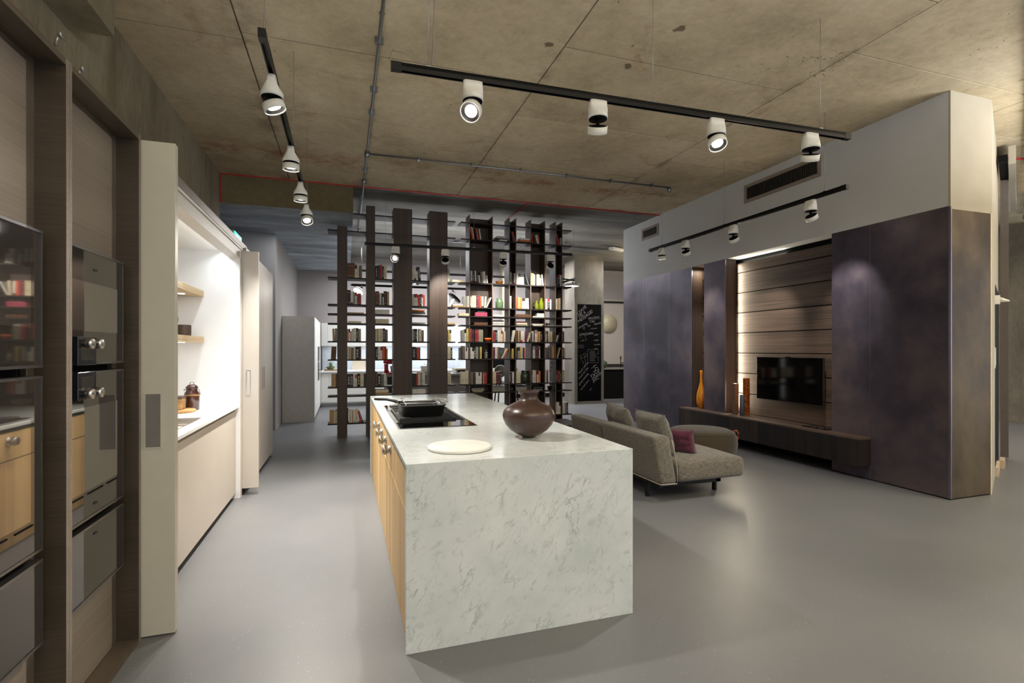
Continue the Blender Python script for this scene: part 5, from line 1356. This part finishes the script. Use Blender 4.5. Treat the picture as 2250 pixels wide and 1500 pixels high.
part('twig', MB().tube([(3.66, 9.05, .85), (3.70, 9.04, 1.0), (3.74, 9.03, 1.15), (3.76, 9.03, 1.24)], .003, 5).tube([(3.70, 9.04, 1.0), (3.66, 9.04, 1.12)], .002, 5), M['black'], ta)
for (x, z) in ((3.72, 1.06), (3.745, 1.12), (3.75, 1.2)): part('bud', MB().lathe([(0, -.018), (.012, -.006), (.014, .004), (.006, .018), (0, .02)], (x, 9.02, z), 10), M['mixer'], ta)

# ================================================================ REAR HALL
t = thing('tall_fridge_cabinet', (-.9, 12.2, 0), 'tall grey white fridge block behind the aisle end', 'cabinet')
part('side_panel', MB().box(-1.20, -.602, 10.97, 10.99, 0, 2.12), plain('light_grey_panel', 'b6b2ac', .5), t)
part('carcass', MB().box(-1.20, -.63, 10.99, 13.58, .06, 2.118), M['white'], t)
for a, b in ((10.992, 11.6), (11.603, 12.3), (12.303, 12.9), (12.903, 13.57)): part('door', MB().box(-.63, -.605, a, b, .07, 2.115), M['white'], t)
part('plinth', MB().box(-1.15, -.65, 10.99, 13.58, 0, .06), M['steel'], t)
for (z0, z1) in ((.75, 1.17), (1.19, 1.52)): part('oven_front', MB().box(-.605, -.585, 12.32, 12.88, z0, z1), M['ovenglass'], t)
tag(obj('tray', MB().lathe([(.0, .0), (.16, .0), (.18, .012), (.17, .014), (0, .006)], (-.82, 11.3, 2.12), 24, sy=.6), M['black']), 'dark shallow tray on top of the white fridge block', 'tray')
t = thing('wall_cabinet', (1.7, 14.1, 1.54), 'white handleless wall cabinet row on the rear wall', 'cabinet')
for i, (a, b) in enumerate(((-.6, -.45), (-.447, .6), (.603, 1.65), (1.653, 2.7), (2.703, 3.4))): part('door', MB().box(a, b, 13.90, 13.92, 1.545, 2.13), M['white'], t)
part('carcass', MB().box(-.6, 3.4, 13.92, 14.42, 1.54, 2.135), M['white'], t)
area('under_cabinet_light', (1.4, 14.1, 1.53), (3.8, .1), 10, col=(.88, .94, 1))
t = thing('rear_base_cabinet', (1.7, 13.9, 0), 'white base cabinet row with drawers along the rear wall', 'cabinet')
part('carcass', MB().box(-.6, 3.9, 13.62, 14.42, .09, .87), M['white'], t)
for a, b in ((-.6, -.4), (-.397, .55), (.553, 1.5), (1.503, 2.45), (2.453, 3.9)): part('door', MB().box(a, b, 13.60, 13.62, .12, .855), M['white'], t)
part('plinth', MB().box(-.6, 3.9, 13.66, 14.4, 0, .10), M['steel'], t)
tag(obj('rear_worktop', MB().box(-.6, 3.9, 13.56, 14.42, .875, .91), M['counter']), 'white worktop along the rear wall', 'worktop')
tag(obj('splashback', MB().box(-.6, 3.9, 14.40, 14.425, .91, 1.54), plain('pale_blue_splashback', 'd4dbe2', .35)), 'pale splashback behind the rear worktop', 'panel')
z = .911
t = thing('green_jug', (-.40, 13.78, z), 'small green glazed jug standing in front of wooden bowl', 'jug')
part('body', MB().lathe([(.05, 0), (.06, .02), (.06, .06), (.035, .12), (.04, .18), (.03, .18), (.0, .1)], (-.36, 13.75, z + .03), 20), plain('green_glaze', '46603a', .3), t)
part('jug_handle', MB().tube([(-.40, 13.75, z + .19), (-.44, 13.75, z + .16), (-.42, 13.75, z + .10)], .008, 6), plain('green_glaze', '46603a', .3), t)
tag(obj('wooden_bowl', MB().lathe(bowlp(.11, .07), (-.38, 13.95, z + .025), 24), M['woodraw']), 'small wooden bowl behind the green jug', 'bowl')
tag(obj('serving_board', MB().box(-.52, -.15, 13.66, 14.1, z, z + .025), M['woodraw']), 'wooden serving board under jug and bowl', 'board')
vessel('bottle', botp(.07, .30), (-.12, 13.80, z + .0), M['darkgreenglass'], 'dark green bottle on the rear worktop beside the jug', 'bottle')
tag(obj('chopping_board', MB().box(.16, .55, 14.2, 14.22, z, z + .30), plain('pale_wood_board', 'cdbfa8', .6)), 'pale chopping board leaning at the rear splashback', 'board')
t = thing('tap', (.70, 14.0, z), 'chrome column tap on the rear worktop', 'tap')
part('column', MB().tube([(.70, 14.0, z), (.70, 14.0, z + .34)], .024, 12), M['inox'], t); part('spout', MB().tube([(.70, 14.0, z + .30), (.70, 13.8, z + .33)], .012, 8), M['inox'], t)
t = thing('cooking_pot', (1.68, 11.3, .921), 'steel cooking pot with lid on the rear island', 'pot')
part('body', MB().lathe([(.10, 0), (.105, .005), (.105, .15), (.11, .155), (0, .155)], (1.68, 11.3, .925), 28), M['inox'], t)
part('lid', MB().lathe([(.108, .155), (.10, .168), (0, .18)], (1.68, 11.3, .925), 28), M['inox'], t)
part('lid_handle', MB().tube([(1.65, 11.3, 1.10), (1.65, 11.3, 1.13), (1.71, 11.3, 1.13), (1.71, 11.3, 1.10)], .005, 6), M['inox'], t)
part('side_handle', MB().tube([(1.57, 11.3, 1.05), (1.545, 11.3, 1.06), (1.545, 11.26, 1.06), (1.57, 11.25, 1.05)], .005, 6), M['inox'], t)
# rear island
t = thing('rear_island', (2.2, 11.4, 0), 'rear island with grey brown stone front and dark left end', 'island')
part('stone_body', MB().box(1.25, 3.0, 11.0, 11.9, .06, .87), M['beige_stone'], t)
part('dark_cabinet', MB().box(.83, 1.25, 11.0, 11.9, .06, .87), plain('dark_oak_cabinet', '2c2926', .5), t)
part('stone_top', MB().box(.80, 3.05, 10.96, 11.95, .875, .92), M['beige_stone'], t)
part('plinth', MB().box(.9, 2.95, 11.05, 11.85, 0, .06), M['blackmat'], t)
for (a, b) in (((2.05, .80), (2.75, .52)), ((1.5, .62), (2.3, .25)), ((2.3, .50), (3.0, .30))):
    part('white_vein', MB().prism([(a[0], a[1]), (b[0], b[1]), (b[0], b[1] + .012), (a[0], a[1] + .012)], 'y', 10.9985, 11.0), M['white'], t)
t = thing('stand_mixer', (.90, 11.2, .921), 'red stand mixer with steel bowl on the rear island', 'mixer')
x, y, z = .86, 11.2, .921
part('base', MB().lathe([(.0, 0), (.12, 0), (.125, .015), (.10, .035), (0, .04)], (x + .05, y, z), 24, sx=1.25, sy=.8), M['mixer'], t)
part('column', loft(MB(), [rrect(x - .03, y, .055, .05, .03, z + .03), rrect(x - .035, y, .042, .042, .03, z + .12), rrect(x - .04, y, .045, .042, .03, z + .22)]), M['mixer'], t)
part('head', MB().lathe([(.0, -.16), (.045, -.15), (.06, -.08), (.062, .05), (.05, .14), (0, .165)], (x + .06, y, z + .27), 24, M=Matrix.Rotation(PI / 2, 3, 'Y'), sx=.85), M['mixer'], t)
part('mixing_bowl', MB().lathe([(.05, 0), (.07, .02), (.085, .12), (.088, .14), (0, .13)], (x + .13, y, z + .04), 24), M['inox'], t)
t = thing('food_slicer', (2.66, 11.4, .921), 'low steel appliance with pale lid on the rear island right end', 'appliance')
part('casing', MB().box(2.35, 2.9, 11.2, 11.6, .921, .99), M['inox'], t, bevel=.01); part('cover', MB().box(2.33, 2.92, 11.18, 11.62, .992, 1.03), plain('pale_lid', 'b8b2a2', .5), t, bevel=.008); part('shadow_gap', MB().box(2.38, 2.88, 11.19, 11.2, .95, .985), M['blackmat'], t)
# black oven tower with hood
t = thing('appliance_tower', (3.5, 13.3, 0), 'black appliance tower behind the right bookcase', 'cabinet')
part('black_body', MB().box(3.62, 4.15, 13.3, 13.55, .95, 1.50), M['tv'], t); part('white_base', MB().box(3.55, 4.25, 13.3, 13.56, .0, .945), M['white'], t)
part('white_top', MB().box(3.55, 4.25, 13.3, 13.56, 1.505, 1.72), M['white'], t)
for k, (x, y) in enumerate(((3.42, 11.15), (3.78, 11.4))):
    t = thing('bar_stool', (x, y, 0), 'black bar stool with rounded back, %s one behind the right bookcase' % ('left' if k == 0 else 'right'), 'stool')
    part('seat', MB().lathe([(0, 0), (.18, 0), (.20, .03), (.19, .06), (0, .07)], (x, y, .66), 24), M['sofab'], t)
    part('backrest', MB().lathe([(0, -.03), (.13, -.025), (.15, 0), (.13, .025), (0, .03)], (x, y + .17, .95), 24, M=Matrix.Rotation(PI / 2, 3, 'X')), M['sofab'], t)
    part('back_post', MB().tube([(x, y + .16, .70), (x, y + .19, .90)], .02, 8), M['black'], t)
    for (sx, sy) in ((1, 1), (-1, 1), (1, -1), (-1, -1)): part('leg', MB().tube([(x + sx * .11, y + sy * .11, .67), (x + sx * .17, y + sy * .17, 0)], .016, 8), M['black'], t)
# column with chalkboard
col = struct('column_rear', MB().box(5.757, 6.62, 12.272, 12.9, 0, CZ), M['column'])
struct('column_rim', MB().box(5.757, 5.84, 12.255, 12.272, .0, 2.8).box(6.545, 6.62, 12.255, 12.272, .0, 2.8).box(5.84, 6.545, 12.255, 12.272, .0, .07).box(5.84, 6.545, 12.255, 12.272, 2.66, 2.8), M['column'], col)
cb = thing('chalkboard', (6.19, 12.262, .075), 'tall narrow black chalkboard full of chalk messages on the concrete column', 'chalkboard')
part('slate', MB().box(5.842, 6.543, 12.262, 12.27, .075, 2.655), M['chalk'], cb)
def chalk(txt, x, z, size, rot=0):
    cu = bpy.data.curves.new('chalk_text', 'FONT'); cu.body = txt; cu.size = size; cu.extrude = .001; cu.offset = -.0005; cu.shear = .15
    tmp = bpy.data.objects.new('tmp', cu); COL.objects.link(tmp)
    dg = bpy.context.evaluated_depsgraph_get(); me = bpy.data.meshes.new_from_object(tmp.evaluated_get(dg))
    bpy.data.objects.remove(tmp)
    me.transform(Matrix.Rotation(PI / 2, 4, 'X')); me.transform(Matrix.Rotation(-math.radians(rot), 4, 'Y'))
    me.materials.clear(); me.materials.append(M['chalkw'])
    o = bpy.data.objects.new('chalk_writing', me); COL.objects.link(o); o.parent = cb
    o.location = (x - 6.19, 12.2605 - 12.262, z - .075)
for a in (('LEAVE', 5.87, 2.36, .12, 42), ('ME A', 5.90, 2.28, .11, 38), ('MESSAGE!', 5.88, 2.15, .12, 36), ('BEAUTIFUL!', 6.16, 2.26, .065, 8), ('CAS', 6.20, 2.17, .08, 5), ('Nimah', 6.34, 2.10, .075, 15),
          ('amazing', 5.88, 2.00, .09, 28), ('Lx', 6.14, 2.06, .08, 10), ('...and love!', 6.20, 1.99, .05, 5), ('JOAQUIEN', 5.90, 1.82, .085, 6), ('Adam', 6.33, 1.82, .06, 10), ('saskia', 6.33, 1.68, .06, 5),
          ('wonder', 6.33, 1.56, .06, 5), ('super', 6.33, 1.46, .05, 5), ('LOVE', 6.30, 1.02, .14, -58), ('I', 6.24, .96, .09, -60), ('YOU', 6.28, .88, .13, -62), ('DSL', 6.22, .78, .15, -66),
          ('thank you so', 5.90, .80, .075, 48), ('much for the', 5.90, .66, .075, 48), ('great evening', 5.90, .50, .075, 48), ('we had here', 5.95, .36, .07, 48), ('xxx', 6.22, .34, .06, 60)):
    chalk(*a)
dm = MB()
def ln(mb, pts, w=.004):
    for (a, b) in zip(pts, pts[1:]):
        A = Vector((a[0], 12.261, a[1])); Bv = Vector((b[0], 12.261, b[1])); d = (Bv - A); n_ = Vector((-d.z, 0, d.x)).normalized() * w / 2
        mb.obox((A + Bv) / 2, d / 2, n_, (0, .0008, 0))
ln(dm, [(6.14, 1.10), (6.14, 1.45), (6.46, 1.45), (6.46, 1.33), (6.38, 1.33), (6.38, 1.25), (6.46, 1.25), (6.46, 1.10), (6.14, 1.10)])
for k in range(6): ln(dm, [(6.20, 1.16 + k * .045), (6.36, 1.16 + k * .045)], .003)
for k in range(4): ln(dm, [(6.22 + k * .04, 1.13), (6.22 + k * .04, 1.42)], .003)
ln(dm, [(5.92, 1.28), (6.08, 1.36), (6.12, 1.28), (5.96, 1.22), (5.92, 1.28)]); ln(dm, [(6.05, 1.30), (6.08, 1.08), (6.12, 1.04)]); ln(dm, [(5.93, 1.24), (6.06, 1.02), (6.08, 1.02)])
ln(dm, [(5.86, 1.50), (6.02, 1.50)], .003); ln(dm, [(5.86, 1.57), (6.02, 1.57)], .003)
for k in range(5): ln(dm, [(5.86 + k * .04, 1.50), (5.86 + k * .04, 1.57)], .003)
ln(dm, [(5.92, 1.66), (6.02, 1.72), (5.98, 1.68), (6.10, 1.70), (6.06, 1.84)]); ln(dm, [(6.02, 2.02), (6.06, 2.06), (6.05, 1.98), (5.98, 2.02), (6.02, 2.05)])
ln(dm, [(6.17, 2.24), (6.52, 2.29)], .003); ln(dm, [(5.88, 1.76), (6.0, 1.78)], .003)
part('chalk_drawing', dm, M['chalkw'], cb)
# black kitchen block right of column
t = thing('black_sideboard', (7.3, 13.6, 0), 'black kitchen block with thin grey top right of the concrete column', 'cabinet')
part('body', MB().box(6.75, 8.8, 13.30, 13.9, .02, .86), M['blackmat'], t); part('stone_top', MB().box(6.72, 8.85, 13.27, 13.95, .865, .90), plain('stone_top_grey', '77726a', .4), t); part('plinth', MB().box(6.8, 8.7, 13.34, 13.85, 0, .02), M['blackmat'], t)
t = thing('black_tap', (7.98, 13.6, .90), 'thin black tap on the black kitchen block', 'tap')
part('column', MB().tube([(7.92, 13.6, .90), (7.92, 13.6, 1.12), (7.92, 13.6, 1.24)], [.012, .012, .03], 8), M['black'], t); part('spout', MB().tube([(7.92, 13.6, 1.05), (8.2, 13.55, 1.05)], .012, 8), M['black'], t)
tag(obj('plant_bowl', MB().lathe([(0, 0), (.10, 0), (.16, .08), (.17, .17), (.10, .22), (0, .2)], (7.22, 13.5, .901), 16), M['leaf']), 'dark green leafy bowl on the black kitchen block', 'plant')
tag(obj('wall_cupboard', MB().box(6.8, 9.0, 14.05, 14.42, 1.0, 3.0), plain('greige_tall_front', '9c948c', .35, var=.02)), 'tall greige glossy cupboard wall behind the black block', 'cabinet')
tag(obj('wall_disc', MB().lathe([(0, 0), (.30, 0), (.30, .012), (0, .012)], (7.75, 14.04, 2.25), 40, M=Matrix.Rotation(PI / 2, 3, 'X')), M['disc']), 'pale round disc on the greige cupboard wall', 'disc')
tag(obj('shadow_rail', MB().box(7.2, 9.0, 14.0, 14.05, 2.90, 2.95), M['black']), 'black horizontal rail right of the column', 'rail')
tag(obj('ceiling_lamp', MB().box(8.9, 9.5, 12.1, 12.3, 3.8, 3.9), M['white']), 'white strip lamp on the rear ceiling beside the drywall box', 'lamp') if False else None
t = thing('strip_lamp', (6.15, 10.9, 3.86), 'small white strip lamp on the rear ceiling by the drywall edge', 'lamp')
part('housing', MB().obox((6.30, 11.0, 3.90), (.22, .10, 0), (-.03, .06, 0), (0, 0, .03)), M['white'], t, bevel=.008)
# rear tracks and disc lamps
def plain_track(x0, x1, y, z, lab, wires):
    t = thing('light_track', ((x0 + x1) / 2, y, z), lab, 'track')
    part('profile', MB().box(x0, x1, y - .02, y + .02, z - .025, z + .025), M['black'], t)
    for x in wires: part('suspension_wire', MB().tube([(x, y, z + .02), (x, y, CZ)], .002, 5), M['wire'], t)
plain_track(.22, 3.95, 12.5, 3.32, 'upper black light track in the rear hall behind the bookcases', (.35, 2.0, 3.8))
plain_track(.12, 3.0, 11.9, 2.90, 'lower black light track in the rear hall behind the bookcases', (.35, 2.6))
def disc_lamp(c, dirv, r, lab, arm, power):
    t = thing('disc_lamp', c, lab, 'lamp')
    R = Vector((0, 0, -1)).rotation_difference(Vector(dirv).normalized()).to_matrix()
    part('shade', MB().lathe([(0, .0), (r, 0), (r, -.045), (r * .96, -.045), (r * .94, -.02), (0, -.018)], c, 36, M=R), M['lampwhite'], t)
    part('glowing_disc', MB().lathe([(0, -.038), (r * .94, -.038), (r * .94, -.032), (0, -.032)], c, 36, M=R), M['glowdisc'], t)
    part('arm', MB().tube(arm, .014, 8), M['black'], t)
    L = bpy.data.lights.new('disc_beam', 'SPOT'); L.energy = power; L.spot_size = 2.4; L.spot_blend = .8; L.shadow_soft_size = r * .8; L.color = (1, .96, .9)
    o = bpy.data.objects.new('disc_beam', L); COL.objects.link(o); o.parent = t; o.location = Vector(dirv).normalized() * .07; o.rotation_euler = R.to_euler()
disc_lamp((4.29, 9.26, 2.76), (0, 0, -1), .145, 'round white disc lamp glowing right of the bookcases', [(4.05, 9.15, 2.84), (4.45, 9.45, 2.86), (4.33, 9.3, 2.80), (4.30, 9.27, 2.765)], 40)
tag(obj('lamp_rail', MB().tube([(3.9, 9.3, 2.72), (4.52, 9.62, 2.93)], .018, 8).tube([(4.50, 9.62, 2.93), (4.50, 9.62, CZ)], .002, 5), M['black']), 'short black slanting rail carrying the right disc lamp', 'rail')
disc_lamp((.28, 11.88, 2.78), (-.45, -.50, -.75), .115, 'round disc lamp glaring behind the second upright', [(.10, 11.9, 2.90), (.36, 11.9, 2.84), (.29, 11.9, 2.79)], 30)
for k, (x, z, y) in enumerate(((1.55, 3.12, 12.5), (2.4, 2.70, 11.9), (2.35, 3.18, 12.5))):
    t = thing('adjustable_lamp', (x, y, z), 'black adjustable lamp on the rear tracks, %s' % ('small one with bright bulb', 'big one with long arm', 'upper one right of the fourth upright')[k], 'lamp')
    part('arm', MB().tube([(x, y, z + .16), (x + .1, y, z + .08), (x, y, z)], .018, 8), M['black'], t)
    part('lamp_head', MB().lathe([(0, -.03), (.10 if k != 1 else .17, -.02), (.10 if k != 1 else .17, .02), (0, .03)], (x + .06, y, z - .02), 24, M=Matrix.Rotation(.7, 3, 'Y')), M['black'], t)
    if k != 1: part('bulb', MB().lathe([(0, -.045), (.03, -.03), (0, -.02)], (x + .04, y - .04, z - .04), 12), M['glowdisc'], t)
